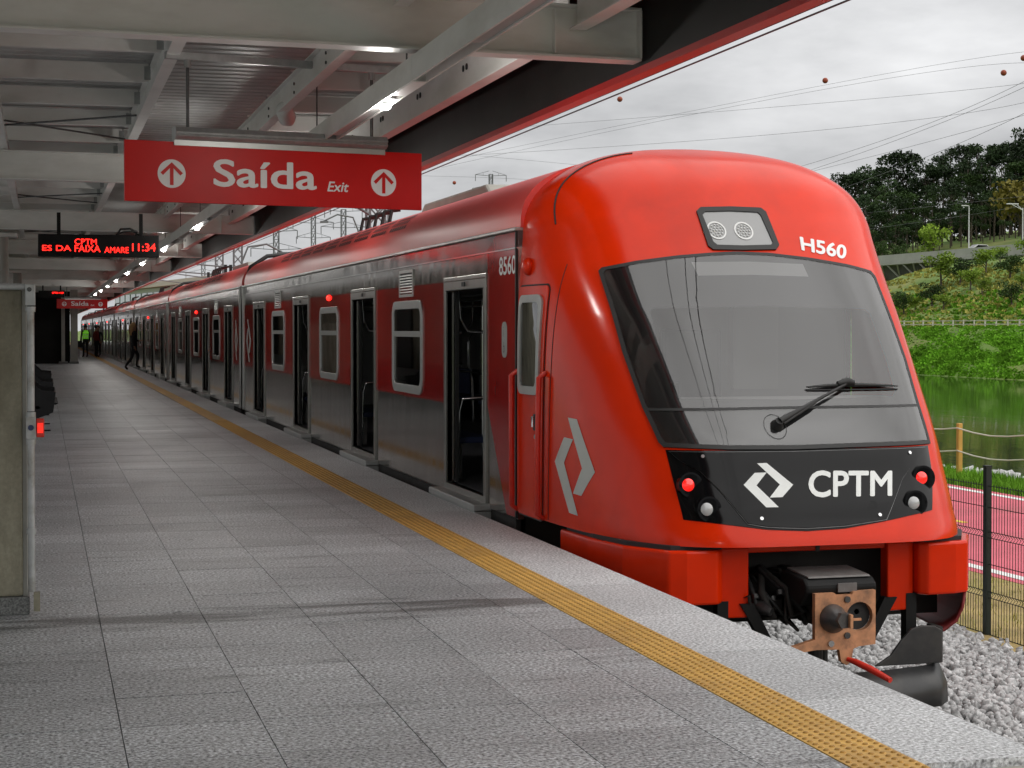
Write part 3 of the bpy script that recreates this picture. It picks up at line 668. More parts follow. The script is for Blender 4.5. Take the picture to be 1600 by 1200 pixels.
    for q in range(9):
        s = 1.0 if q % 2 == 0 else .96; y = Y1 + .005 + q * .34 / 8; loop = [(CX - 1.34 * s, .0)] + [(CX + (x - CX) * s, 1.2 + (z - 1.2) * s) for x, z in pt] + [(CX + 1.34 * s, .0)]
        mb.v += [(x, y, z) for x, z in loop]
    for q in range(8):
        for k in range(n - 1): mb.f.append((q * n + k, q * n + k + 1, (q + 1) * n + k + 1, (q + 1) * n + k))
    mb.build('gangway_bellows', 'bellows', car)
    mb = MB(); mb.tube([(CX - 1.42, Y1 + .17, 2.5), (CX - 1.33, Y1 + .17, 2.8), (CX - 1.0, Y1 + .2, 3.02), (CX - .4, Y1 + .6, 3.1), (CX - .3, Y1 + 1.6, 3.12)], .04, 8); mb.build('roof_hose', 'rubber', car, smooth=60)
LOGO_A = [(.20, 1.0), (.42, 1.0), (1.0, .51), (.76, .22), (.48, .21), (.70, .51)]; LOGO_B = [(0, .49), (.24, .785), (.50, .785), (.28, .49), (.78, 0), (.50, 0)]
def emblem(car, ya, yb, fn, z0=.98, z1=1.78):
    for P in (LOGO_A, LOGO_B):
        v, f = tess([[(yb + (ya - yb) * p[0], z0 + (z1 - z0) * p[1]) for p in P]]); flat(v, f, fn).build('emblem', 'silver_vinyl', car)

# --- leading car
c1 = thing('train_car', 'leading red-fronted car with sloped cab, number 8560 and open doors', 'train car', (CX, YS, -1.16), 'cars of the train')
d1 = [15.25 + DS * k for k in range(4)]; Y1C = 33.25
car_body(c1, YS, Y1C, d1, True); interior(c1, 14.2, 33.1, d1, True)
# red end bay beside the first door with a slanted lower edge, and the car number
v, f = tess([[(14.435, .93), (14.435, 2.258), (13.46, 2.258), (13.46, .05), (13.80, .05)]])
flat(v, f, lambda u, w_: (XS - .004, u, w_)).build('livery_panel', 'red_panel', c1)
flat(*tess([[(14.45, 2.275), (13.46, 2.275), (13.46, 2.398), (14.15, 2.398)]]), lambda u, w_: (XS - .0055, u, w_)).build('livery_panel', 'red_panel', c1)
MB().box(XS - .02, XS + .05, 13.452, 13.478, .05, 2.43).build('cab_joint', 'rubber', c1)
bold_text('8560', lambda u, w_, d: (XS - .0075 - d, 14.02 - .52 * u, 2.055 + .15 * w_), .02).build('car_number', 'lettering_white', c1)
ob = MB().prism(rrect(13.78, 13.94, 1.36, 1.66, .06), 'x', XS - .0075, XS - .0045).build('access_plate', 'alu', c1)
v, f = fit_text('i\nb', 0, 1, 0, 1, .02); flat(v, f, lambda u, w_: (XS - .009, 13.89 - .05 * u, 1.40 + .22 * w_)).build('access_symbol', 'cast_iron', ob)

# --- nose shell, a surface y = g(x, z)
NR, TOP = 2.35, 3.10
NZ = [-.6, -.3, .1, .3, .55, .79, 1.2, 1.7, 2.15, 2.5, 2.75, 2.9, 3.0, 3.06, 3.10]; NY = [10.8, 10.74, 10.72, 10.81, 10.96, 11.1, 11.43, 11.85, 12.23, 12.49, 12.69, 12.88, 13.06, 13.24, 13.4]
def pchip(x, xs, ys):
    h = [b - a for a, b in zip(xs[:-1], xs[1:])]; d = [(b - a) / hh for a, b, hh in zip(ys[:-1], ys[1:], h)]; m = [d[0]] + [2 * p * q / (p + q) if p * q > 0 else 0 for p, q in zip(d[:-1], d[1:])] + [d[-1]]
    i = 0
    while i < len(xs) - 2 and x > xs[i + 1]: i += 1
    t = (x - xs[i]) / h[i]; return ys[i] * (1 + 2 * t) * (1 - t) ** 2 + m[i] * h[i] * t * (1 - t) ** 2 + ys[i + 1] * t * t * (3 - 2 * t) + m[i + 1] * h[i] * t * t * (t - 1)
def n_yc(z): return pchip(z, NZ, NY)
def n_w(z):
    b = 1.5 - .05 * min(1, max(0, (z - 1.3) / 1.05)) ** 2
    return b if z <= 2.35 else b * max(0, 1 - ((z - 2.35) / (TOP - 2.35)) ** NR) ** (1 / NR)
def n_p(z): return 4.5 - 1.9 * min(1, max(0, (z - 1.7) / .8))
def n_q(z): return 2.7 + .8 * min(1, max(0, (z - 1.7) / .8))
def g_front(x, z):
    r = min(.9999, abs(x) / n_w(z)); return YS - (YS - n_yc(z)) * (1 - r ** n_p(z)) ** (1 / n_q(z))
def g_side(y, z): d = min(1, max(0, (YS - y) / (YS - n_yc(z)))); return -n_w(z) * (1 - d ** n_q(z)) ** (1 / n_p(z))
def on_front(x, z, off):
    e = .004; gx_ = (g_front(x + e, z) - g_front(x - e, z)) / (2 * e); gz_ = (g_front(x, z + e) - g_front(x, z - e)) / (2 * e)
    n = Vector((gx_, -1, gz_)).normalized(); return (CX + x + n.x * off, g_front(x, z) + n.y * off, z + n.z * off)
def on_side(y, z, off):
    e = .004; gy_ = (g_side(y + e, z) - g_side(y - e, z)) / (2 * e); gz_ = (g_side(y, z + e) - g_side(y, z - e)) / (2 * e)
    n = Vector((-1, gy_, gz_)).normalized(); return (CX + g_side(y, z) + n.x * off, y + n.y * off, z + n.z * off)
def patch(v, f, fn, o0, o1, step, name, m_, parent, smooth=35):
    bm = bmesh.new(); bv = [bm.verts.new((p[0], p[1], 0)) for p in v]
    for q in f:
        try: bm.faces.new([bv[k] for k in q])
        except ValueError: pass
    bmesh.ops.remove_doubles(bm, verts=bm.verts[:], dist=1e-5)
    for ax in (0, 1):
        lo = min(p[ax] for p in v); hi = max(p[ax] for p in v); c = lo + step
        while c < hi:
            nrm = (1, 0, 0) if ax == 0 else (0, 1, 0); co = (c, 0, 0) if ax == 0 else (0, c, 0)
            bmesh.ops.bisect_plane(bm, geom=bm.verts[:] + bm.edges[:] + bm.faces[:], plane_co=co, plane_no=nrm, dist=1e-6); c += step
    bm.verts.index_update(); uv = [(p.co.x, p.co.y) for p in bm.verts]; fs = [[q.index for q in p.verts] for p in bm.faces]; be = [(e.verts[0].index, e.verts[1].index) for e in bm.edges if len(e.link_faces) == 1]; bm.free()
    mb = MB(); n = len(uv); mb.v = [fn(a, b, o1) for a, b in uv]; mb.f = [tuple(q) for q in fs]
    if o0 is not None:
        mb.v += [fn(a, b, o0) for a, b in uv]; mb.f += [(a, b, n + b, n + a) for a, b in be]
    return mb.build(name, m_, parent, smooth)
def poly(P, *a, **k): v, f = tess(P if isinstance(P[0][0], (list, tuple)) else [P]); return patch(v, f, *a, **k)
def inpoly(x, z, P):
    c = False
    for (x0, z0), (x1, z1) in zip(P, P[1:] + P[:1]):
        if (z0 > z) != (z1 > z) and x < (x1 - x0) * (z - z0) / (z1 - z0) + x0: c = not c
    return c
WS = [(-1.136, 2.017), (-1.11, 2.042), (-0.867, 2.09), (-0.563, 2.131), (-0.3, 2.154), (-0.085, 2.167), (0.179, 2.16), (0.495, 2.128), (0.826, 2.081), (1.054, 2.035), (1.084, 1.994), (1.073, 1.719), (1.064, 1.376), (1.016, 1.048), (0.992, 0.785), (0.686, 0.784), (0.268, 0.78), (-0.13, 0.774), (-0.608, 0.781), (-1.016, 0.796), (-1.037, 0.826), (-1.081, 1.056), (-1.117, 1.432), (-1.126, 1.762)]
def shrink(P, d):
    cx = sum(p[0] for p in P) / len(P); cz = sum(p[1] for p in P) / len(P); w_ = max(abs(p[0] - cx) for p in P); h_ = max(abs(p[1] - cz) for p in P)
    return [(cx + (p[0] - cx) * (1 - d / w_), cz + (p[1] - cz) * (1 - d / h_)) for p in P]
INN = [(-.90, 1.72), (-.87, 1.75), (0, 1.77), (.85, 1.75), (.88, 1.72), (.87, 1.4), (.84, 1.14), (.80, 1.105), (0, 1.09), (-.85, 1.105), (-.89, 1.14), (-.905, 1.4)]
zs = list(np.arange(.115, 2.35, .022)) + [2.35 + (TOP - 2.35) * math.sin(t) for t in np.linspace(.03, math.pi / 2, 34)]
cols = 150; mb = MB(); HI = shrink(INN, -.03)
for z in zs:
    wv, yv, p_, q_ = n_w(z), n_yc(z), n_p(z), n_q(z)
    for k in range(cols + 1):
        t = math.pi * k / cols; c, s = math.cos(t), math.sin(t)
        mb.v.append((CX - math.copysign(wv * abs(c) ** (2 / p_), c), YS - (YS - yv) * abs(s) ** (2 / q_), z))
for r in range(len(zs) - 1):
    for k in range(cols):
        i = r * (cols + 1) + k; a, b = mb.v[i], mb.v[i + cols + 2]
        if inpoly((a[0] + b[0]) / 2 - CX, (a[2] + b[2]) / 2, HI) and a[1] < 12.4: continue
        mb.f.append((i, i + 1, i + cols + 2, i + cols + 1))
nose = mb.build('nose_shell', 'red_paint', c1, smooth=40)
# seam groove of the roof hood
pts = []
for k in range(44):
    z = 2.42 + .68 * math.sin(k / 59 * math.pi / 2) * .985; y = 12.84 + (z - 2.42) * .6; pts.append(on_side(min(y, 13.40), z, .004))
MB().tube(pts, .007, 6).build('hood_seam', 'rubber', nose, smooth=60)
for yq in (12.60, 12.42):
    MB().tube([on_side(yq - (.0 if yq > 12.5 else .1) * (1 if z < 0 else z * .0), z, .001) for z in np.linspace(.13, 2.1, 26)], .0035, 5).build('panel_seam', 'rubber', nose, smooth=60) if yq > 12.5 else None
# windscreen
poly([WS, INN[::-1]], on_front, None, .003, .05, 'windscreen_border', 'frit_grey', c1)
poly([(-.47, 2.105), (0, 2.115), (.45, 2.10), (.46, 2.0), (0, 2.01), (-.45, 2.0)], on_front, None, .0055, .05, 'destination_panel', 'cab_grey', c1)
wsg = poly(WS, on_front, .007, .012, .05, 'windscreen', 'windscreen_glass', c1)
W2 = shrink(WS, -.028); poly([W2, WS[::-1]], on_front, .001, .014, .05, 'windscreen_rubber', 'rubber', wsg)
DIV = [(-1.075, 1.03), (0, 1.038), (1.015, 1.038), (1.012, 1.02), (0, 1.02), (-1.078, 1.012)]; poly(DIV, on_front, .005, .013, .05, 'divider', 'rubber', wsg)
# black lower mask with its raised centre panel
MK = [(-1.031, 0.752), (-0.615, 0.751), (-0.138, 0.748), (0.41, 0.751), (0.989, 0.749), (0.956, 0.555), (0.848, 0.314), (0.628, 0.287), (0.412, 0.256), (0.106, 0.219), (-0.185, 0.211), (-0.464, 0.227), (-0.683, 0.256), (-0.846, 0.276), (-1.002, 0.291)]
mk = poly(MK, on_front, 0, .004, .05, 'front_mask', 'black_gloss', c1)
PN = [(-1.008, 0.736), (-0.619, 0.734), (-0.143, 0.73), (0.404, 0.733), (0.942, 0.734), (0.778, 0.635), (0.644, 0.526), (0.525, 0.38), (0.435, 0.268), (0.111, 0.236), (-0.181, 0.228), (-0.46, 0.243), (-0.6, 0.267), (-0.667, 0.367), (-0.741, 0.48), (-0.842, 0.606), (-0.96, 0.681)]
pn = poly(PN, on_front, .004, .016, .05, 'front_hatch', 'black_gloss', mk)
poly([shrink(PN, -.007), PN[::-1]], on_front, .004, .010, .05, 'hatch_seal', 'cast_iron', mk)
for x, z in ((-0.811, 0.705), (0.765, 0.702), (-0.499, 0.294), (0.388, 0.295)):
    p = on_front(x, z, .016); q = on_front(x, z, .024); MB().tube([p, q], .013, 10).build('bolt', 'chrome', mk, smooth=40)
for P in ([(-0.444, 0.656), (-0.372, 0.657), (-0.211, 0.508), (-0.313, 0.429), (-0.408, 0.428), (-0.31, 0.512)], [(-0.574, 0.514), (-0.475, 0.593), (-0.387, 0.594), (-0.483, 0.509), (-0.358, 0.365), (-0.45, 0.366)]):
    poly(P, on_front, None, .018, .05, 'front_emblem', 'white_vinyl', mk)
def map4(Q): # Q: TL, BL, TR, BR in (x, z)
    return lambda u, w_: tuple((Q[1][k] * (1 - w_) + Q[0][k] * w_) * (1 - u) + (Q[3][k] * (1 - w_) + Q[2][k] * w_) * u for k in (0, 1))
def front_text(txt, Q, bold, off, name, m_, parent):
    q = map4(Q); mb = bold_text(txt, lambda u, w_, d: on_front(*q(u, w_), off + d), bold); return mb.build(name, m_, parent)
front_text('CPTM', [(-0.065, 0.595), (-0.113, 0.426), (0.571, 0.581), (0.517, 0.419)], .035, .0185, 'operator_lettering', 'white_vinyl', mk)
front_text('H560', [(0.51, 2.32), (0.489, 2.215), (0.921, 2.256), (0.859, 2.149)], .045, .004, 'unit_number', 'lettering_white', c1)
# upper lamp window
LO = [(-0.268, 2.547), (-0.018, 2.557), (0.242, 2.552), (0.276, 2.52), (0.301, 2.249), (0.262, 2.212), (-0.02, 2.203), (-0.263, 2.205), (-0.296, 2.235), (-0.309, 2.515)]
LI = [(-0.241, 2.511), (-0.03, 2.52), (0.202, 2.514), (0.221, 2.488), (0.253, 2.269), (0.23, 2.248), (-0.009, 2.239), (-0.22, 2.242), (-0.245, 2.267), (-0.271, 2.484)]
lw = poly(LI, on_front, None, .006, .05, 'headlamp_window', 'lamp_grey', c1)
poly([LO, LI[::-1]], on_front, 0, .014, .05, 'lamp_rim', 'rubber', lw)
for x in (-.190, .036):
    R_ = .078; lp = poly([[(x + R_ * math.cos(t) * s, 2.360 + R_ * .92 * math.sin(t) * s) for t in np.linspace(0, 2 * math.pi, 24, endpoint=False)] for s in (1, .86)][:1] + [[(x + R_ * .84 * math.cos(t), 2.360 + R_ * .77 * math.sin(t)) for t in np.linspace(0, 2 * math.pi, 24, endpoint=False)][::-1]], on_front, .006, .011, .05, 'headlamp', 'led_white', lw)
    for rr, nn in ((0, 1), (.025, 6), (.048, 11)):
        for k in range(nn):
            t = 2 * math.pi * k / nn; p = on_front(x + rr * math.cos(t), 2.360 + rr * .92 * math.sin(t), .008); MB().ball(p, .0085, 8, 5).build('led', 'led_white', lp, smooth=60)
# tail and marker lamps in round wells
for x, z, m_ in ((-0.926, 0.52, 'lens_red'), (-0.842, 0.363, 'lens_clear'), (0.84, 0.531, 'lens_red'), (0.704, 0.369, 'lens_clear')):
    p = Vector(on_front(x, z, .004)); n = Vector((0, -1, .1)).normalized(); s = math.copysign(1, x)
    a = Vector((1, 0, 0)); mbx = MB(); mbx.tube([p + n * -.03, p + n * .022, p + n * .022, p + n * -.02], [.09, .088, .074, .06], 24, cap=False)
    w_ = mbx.build('lamp_well', 'black_gloss', mk, smooth=40); c = p - a * .02 + n * .004
    lo = MB(); lo.tube([c - n * .04, c + n * .008, c + n * .022, c + n * .028], [.052, .052, .042, .012], 20); lo.build('lamp_lens', m_, w_, smooth=50)
# wiper
wp = thing_wp = MB(); p0 = Vector(on_front(-.22, .906, .012)); p1 = Vector(on_front(-.22, .906, .075)); arm = [p1]
wpo = MB().tube([p0, Vector(on_front(-.22, .906, .05)), p1], [.05, .036, .028], 16).build('wiper', 'rubber', c1, smooth=50)
E1 = [on_front(-.22 + .653 * t, .906 + .27 * t, .07 - .02 * t) for t in np.linspace(0, 1, 8)]
MB().tube(E1, [.026, .022, .018, .015, .013, .012, .011, .010], 8).build('arm', 'rubber', wpo, smooth=60)
E2 = [on_front(-.19 + .3 * t, .895 + .14 * t, .06) for t in (0, .5, 1)]; MB().tube(E2, .011, 6).build('link_rod', 'rubber', wpo, smooth=60)
MB().tube([on_front(.10 + .756 * t, 1.160 + .012 * math.sin(math.pi * t), .03) for t in np.linspace(0, 1, 10)], [.005, .009, .012, .014, .015, .015, .014, .012, .009, .005], 8).build('blade', 'rubber', wpo, smooth=60)
MB().tube([on_front(.10 + .756 * t, 1.145, .018) for t in np.linspace(0, 1, 10)], .006, 6).build('blade_rubber', 'rubber', wpo)
MB().tube([on_front(.35, 1.175, .04), on_front(.43, 1.185, .05), on_front(.48, 1.175, .045)], [.02, .032, .024], 8).build('blade_mount', 'rubber', wpo, smooth=60)
R_ = .085; poly([[(-.235 + R_ * math.cos(t), .90 + R_ * math.sin(t)) for t in np.linspace(0, 2 * math.pi, 32, endpoint=False)], [(-.235 + .94 * R_ * math.cos(t), .90 + .94 * R_ * math.sin(t)) for t in np.linspace(0, 2 * math.pi, 32, endpoint=False)][::-1]], on_front, .009, .013, .06, 'base_ring', 'rubber', wpo)
# emblem on the nose side
for P in ([(12.251, 0.935), (12.109, 0.929), (11.792, 0.559), (11.964, 0.372), (12.103, 0.378), (11.979, 0.573)], [(12.465, 0.59), (12.299, 0.785), (12.145, 0.778), (12.284, 0.593), (12.005, 0.221), (12.161, 0.229)]):
    poly(P, on_side, None, .004, .05, 'side_emblem', 'silver_vinyl', c1)
# cab side door
dr = poly(rrect(12.74, 13.40, .11, 1.94, .05), on_side, 0, .012, .08, 'cab_door', 'red_paint', c1)
poly([rrect(12.725, 13.415, .095, 1.955, .06), rrect(12.74, 13.40, .11, 1.94, .05)[::-1]], on_side, None, .002, .08, 'door_gap', 'rubber', dr)
poly([rrect(12.80, 13.34, 1.08, 1.87, .09), rrect(12.865, 13.275, 1.145, 1.81, .05)[::-1]], on_side, .010, .03, .08, 'window_frame', 'alu', dr)
poly(rrect(12.865, 13.275, 1.145, 1.81, .05), on_side, None, .014, .08, 'window_pane', 'black_gloss', dr)
poly(rrect(12.865, 13.275, 1.145, 1.81, .05), on_side, .0145, .019, .08, 'window_glass', 'side_glass', dr)
for y in (12.71, 13.425):
    MB().tube([on_side(y, .13, .0), on_side(y, .16, .05), on_side(y, .7, .055), on_side(y, 1.22, .055), on_side(y, 1.26, 0)], .022, 10).build('grab_handle', 'red_lever', dr, smooth=60)
poly(rrect(12.86, 12.95, .80, .93, .02), on_side, .011, .016, .08, 'latch_plate', 'rubber', dr)
MB().tube([on_side(12.93, .90, .03), on_side(12.88, .91, .04), on_side(12.875, .83, .04)], .011, 8).build('latch', 'chrome', dr, smooth=60)
MB().tube([on_side(12.86, .755, .01), on_side(12.86, .755, .03)], .018, 12).build('lock', 'chrome', dr)
MB().ball(on_side(13.2, 2.10, .01), .085, 18, 12, (.55, 1, .85)).build('marker_light', 'red_paint', c1, smooth=60)
# cab inside
MB().box(CX - 1.35, CX + 1.35, 13.3, 13.36, .2, 2.5).build('cab_bulkhead', 'cab_grey', c1)
MB().box(CX - 1.3, CX + 1.3, 11.75, 13.29, .2, .26).build('cab_floor', 'int_floor', c1)
MB().prism([(11.45, 1.0), (11.55, 1.07), (12.0, 1.09), (12.05, 1.03), (12.0, .3), (11.6, .3)], 'x', CX - 1.05, CX + 1.05).build('driver_desk', 'cab_grey', c1, bevel=.02)
MB().box(CX - .55, CX - .05, 12.6, 12.7, .75, 1.6).box(CX - .55, CX - .05, 12.2, 12.6, .68, .75).build('driver_seat', 'int_floor', c1, bevel=.03)
MB().tube([(CX - .75, 11.9, 1.09), (CX - .75, 11.9, 1.2)], .07, 14).build('control_lever', 'rubber', c1)
MB().box(CX + .3, CX + .7, 13.2, 13.29, 1.1, 1.8).build('cab_cupboard', 'int_wall', c1)
# bumper fairing
for s, nm in ((-1, 'left'), (1, 'right')):
    P = [(CX + s * a, b) for a, b in ((1.47, 12.35), (1.44, 11.75), (1.35, 11.25), (1.14, 10.90), (1.02, 10.86), (.80, 10.845), (.745, 10.90), (.745, 11.3), (1.2, 12.35))]
    bq = MB().prism(P, 'z', -.285, .088).build('bumper_fairing', 'red_paint', c1, bevel=.018)
    MB().prism([(CX + s * a, b) for a, b in ((1.43, 12.3), (1.40, 11.75), (1.31, 11.28), (1.11, 10.94), (.75, 10.9), (.75, 11.3), (1.2, 12.3))], 'z', .0882, .118).build('shadow_gap', 'rubber', bq)
    # curved lower skirt behind the fairing
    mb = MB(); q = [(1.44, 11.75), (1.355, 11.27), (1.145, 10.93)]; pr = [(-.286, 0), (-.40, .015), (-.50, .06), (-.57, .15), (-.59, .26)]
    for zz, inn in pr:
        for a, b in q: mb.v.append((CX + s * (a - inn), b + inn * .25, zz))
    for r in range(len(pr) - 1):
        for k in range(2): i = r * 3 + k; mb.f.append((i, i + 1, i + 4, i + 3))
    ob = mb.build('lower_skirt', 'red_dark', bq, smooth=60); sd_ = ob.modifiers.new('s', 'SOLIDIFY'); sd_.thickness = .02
    MB().prism([(CX + s * .742, 10.96), (CX + s * .53, 10.945), (CX + s * .53, 11.06), (CX + s * .742, 11.06)], 'z', -.40, .088).build('centre_fairing', 'red_paint', c1, bevel=.012)
MB().box(CX - .527, CX + .527, 10.976, 11.06, .045, .112).build('centre_fairing', 'red_paint', c1, bevel=.008)
MB().box(CX - .015, CX + .015, 10.965, 10.975, .04, .10).build('fairing_joint', 'rubber', c1)
MB().box(CX - 1.15, CX + 1.15, 11.35, 11.42, -.5, .11).build('bulkhead', 'under_dark', c1)
MB().box(CX - 1.0, CX + 1.0, 11.0, 11.36, .112, .13).build('bumper_roof', 'under_dark', c1)
# coupler
cp = thing_c = MB().box(CX - .1, CX + .1, 10.62, 12.2, -.45, -.27).build('coupler', 'under_dark', c1)
pl = [(-.215, -.19), (-.07, -.19), (-.06, -.205), (.06, -.205), (.07, -.185), (.235, -.18), (.235, -.55), (.11, -.56), (.07, -.575), (.055, -.66), (.02, -.685), (-.02, -.66), (-.035, -.575), (-.20, -.57), (-.48, -.60), (-.48, -.57), (-.215, -.50)]
hc = [(.115 + .098 * math.cos(t), -.355 + .098 * math.sin(t)) for t in np.linspace(0, 2 * math.pi, 28, endpoint=False)]
v, f = tess([[(CX + a, b) for a, b in pl], [(CX + a, b) for a, b in hc][::-1]])
mb = MB(); n = len(v); mb.v = [(a, 10.555, b) for a, b in v] + [(a, 10.60, b) for a, b in v]; mb.f = [tuple(q) for q in f] + [tuple(n + k for k in q) for q in f]
k0 = len(pl)
for r0, r1 in ((0, k0), (k0, n)):
    for k in range(r0, r1): k2 = r0 + (k + 1 - r0) % (r1 - r0); mb.f.append((k, k2, n + k2, n + k))
plate = mb.build('face_plate', 'copper', cp)
MB().tube([(CX + .115, 10.60, -.355), (CX + .115, 10.72, -.355)], .097, 28).build('socket', 'rubber', cp)
MB().tube([(CX + .115, 10.6, -.33), (CX + .115, 10.66, -.33)], .02, 8).build('socket_pin', 'cast_iron', cp)
MB().tube([(CX - .085, 10.554, -.36), (CX - .085, 10.53, -.36), (CX - .08, 10.46, -.355), (CX - .07, 10.43, -.352)], [.098, .096, .06, .05], 28).build('cone', 'cast_iron', cp, smooth=35)
MB().tube([(CX - .072, 10.44, -.352), (CX - .068, 10.40, -.352)], .058, 6).build('cone_nut', 'cast_iron', cp)
MB().box(CX - .045, CX - .025, 10.37, 10.42, -.40, -.31).box(CX - .02, CX + .05, 10.40, 10.415, -.355, -.34).build('hook', 'copper', cp)
for a, b in ((.02, -.235), (.02, -.48), (-.10, -.53)): MB().tube([(CX + a, 10.54, b), (CX + a, 10.56, b)], .022, 12).build('bolt', 'cast_iron' if b > -.5 else 'chrome', cp)
MB().prism([(10.60, -.19), (10.60, -.14), (10.66, -.10), (11.02, -.08), (11.05, -.22), (10.72, -.3)], 'x', CX - .26, CX + .27).build('electric_head', 'black_matte', cp, bevel=.02)
MB().prism([(10.645, -.098), (10.66, -.088), (11.0, -.068), (11.0, -.079)], 'x', CX - .22, CX + .24).build('head_lid', 'lid_grey', cp)
MB().box(CX - .03, CX + .11, 10.585, 10.598, -.19, -.13).build('connector', 'lid_grey', cp)
MB().tube([(CX + .02, 10.54, -.64), (CX + .05, 10.48, -.65), (CX + .10, 10.34, -.68), (CX + .15, 10.18, -.72)], [.016, .022, .024, .019], 10).build('release_lever', 'red_lever', cp, smooth=60)
rg = np.random.default_rng(3)
for k in range(9):
    j = lambda s: float(rg.normal(0, s)); x0, x1 = CX - .5 + .05 * k + j(.02), CX - .42 + .045 * k + j(.03); z0 = -.12 - .02 * (k % 4) + j(.02); r_ = (.012, .019, .026)[k % 3]
    MB().tube([(x0, 11.34, z0), (x0 - .02 + j(.03), 11.15, z0 + .02), (x1 - .05 + j(.04), 10.98 + j(.03), z0 - .1 + j(.03)), (x1 - .04 + j(.05), 10.93 + j(.03), z0 - .26 + j(.04)), (x1 + .02 + j(.04), 11.02, -.46 + j(.04)), (x1 + .1, 11.34, -.42 + j(.03))], r_, 8).build('hose', 'rubber' if k % 2 else 'under_dark', cp, smooth=60)
    MB().tube([(x1 - .05, 11.0, z0 - .1), (x1 - .05, 10.99, z0 - .13)], r_ + .008, 8).build('hose_clamp', 'cast_iron', cp)
for k in range(3): MB().box(CX - .50 + .1 * k, CX - .43 + .1 * k, 11.05, 11.3, -.30 - .04 * k, -.22 - .04 * k).build('valve_block', 'under_dark', cp, bevel=.008)
MB().tube([(CX - .42, 11.3, -.34), (CX - .42, 10.95, -.34), (CX - .38, 10.9, -.36)], [.05, .05, .03], 12).build('air_valve', 'cast_iron', cp, smooth=50)
MB().tube([(CX - .12, 10.75, -.55), (CX - .12, 10.75, -.95)], .05, 10).tube([(CX - .04, 10.8, -.55), (CX - .04, 10.8, -.95)], .035, 10).build('support_spring', 'rubber', cp)
# plough
mb = MB(); q = [(-.98, 11.15), (-.93, 10.86), (-.80, 10.72), (-.4, 10.62), (0, 10.58), (.4, 10.62), (.80, 10.72), (.93, 10.86), (.98, 11.15)]
for zz, dy, sc in ((-1.03, -.06, 1.0), (-.90, -.05, 1.0), (-.76, .06, .985)):
    for a, b in q: mb.v.append((CX + a * sc, b + dy, zz))
for r in range(2):
    for k in range(8): i = r * 9 + k; mb.f.append((i, i + 1, i + 10, i + 9))
pw = mb.build('plough', 'black_plow', c1, smooth=50); sd_ = pw.modifiers.new('s', 'SOLIDIFY'); sd_.thickness = .02
for s in (-1, 1):
    E = [(.86, -.75), (.86, -.52), (.80, -.485), (.70, -.48), (.62, -.50), (.54, -.58), (.46, -.68), (.34, -.75)]
    MB().prism([(CX + s * a, b) for a, b in E], 'y', 10.76, 10.785).build('plough_ear', 'black_plow', pw, bevel=.006)
    MB().box(CX + s * .86 - .02, CX + s * .86 + .02, 10.79, 10.95, -.75, -.5).build('plough_gusset', 'black_plow', pw)
    MB().box(CX + s * .72 - .04, CX + s * .72 + .04, 10.95, 11.03, -.75, -.28).build('plough_bracket', 'black_matte', pw)
    MB().prism([(CX + s * .50, -.30), (CX + s * .60, -.30), (CX + s * .42, -.60), (CX + s * .34, -.60)], 'y', 10.93, 11.0).build('plough_brace', 'black_matte', pw)
# --- following cars
c2 = thing('train_car', 'second car behind the leading car, red panels and open doors', 'train car', (CX, 33.65, -1.16), 'cars of the train')
d2 = [33.65 + 2.275 + DS * k for k in range(4)]; car_body(c2, 33.65, 53.65, d2); interior(c2, 33.8, 53.5, d2, False)
idx = build_tree_index(); NTH = ['third', 'fourth', 'fifth', 'sixth', 'seventh', 'eighth and last']
for k in range(6):
    c = dup(c2, idx); c.location = (CX, 33.65 + PITCH_CAR * (k + 1), -1.16); c['label'] = '%s car of the red and steel train, counted from the cab' % NTH[k]

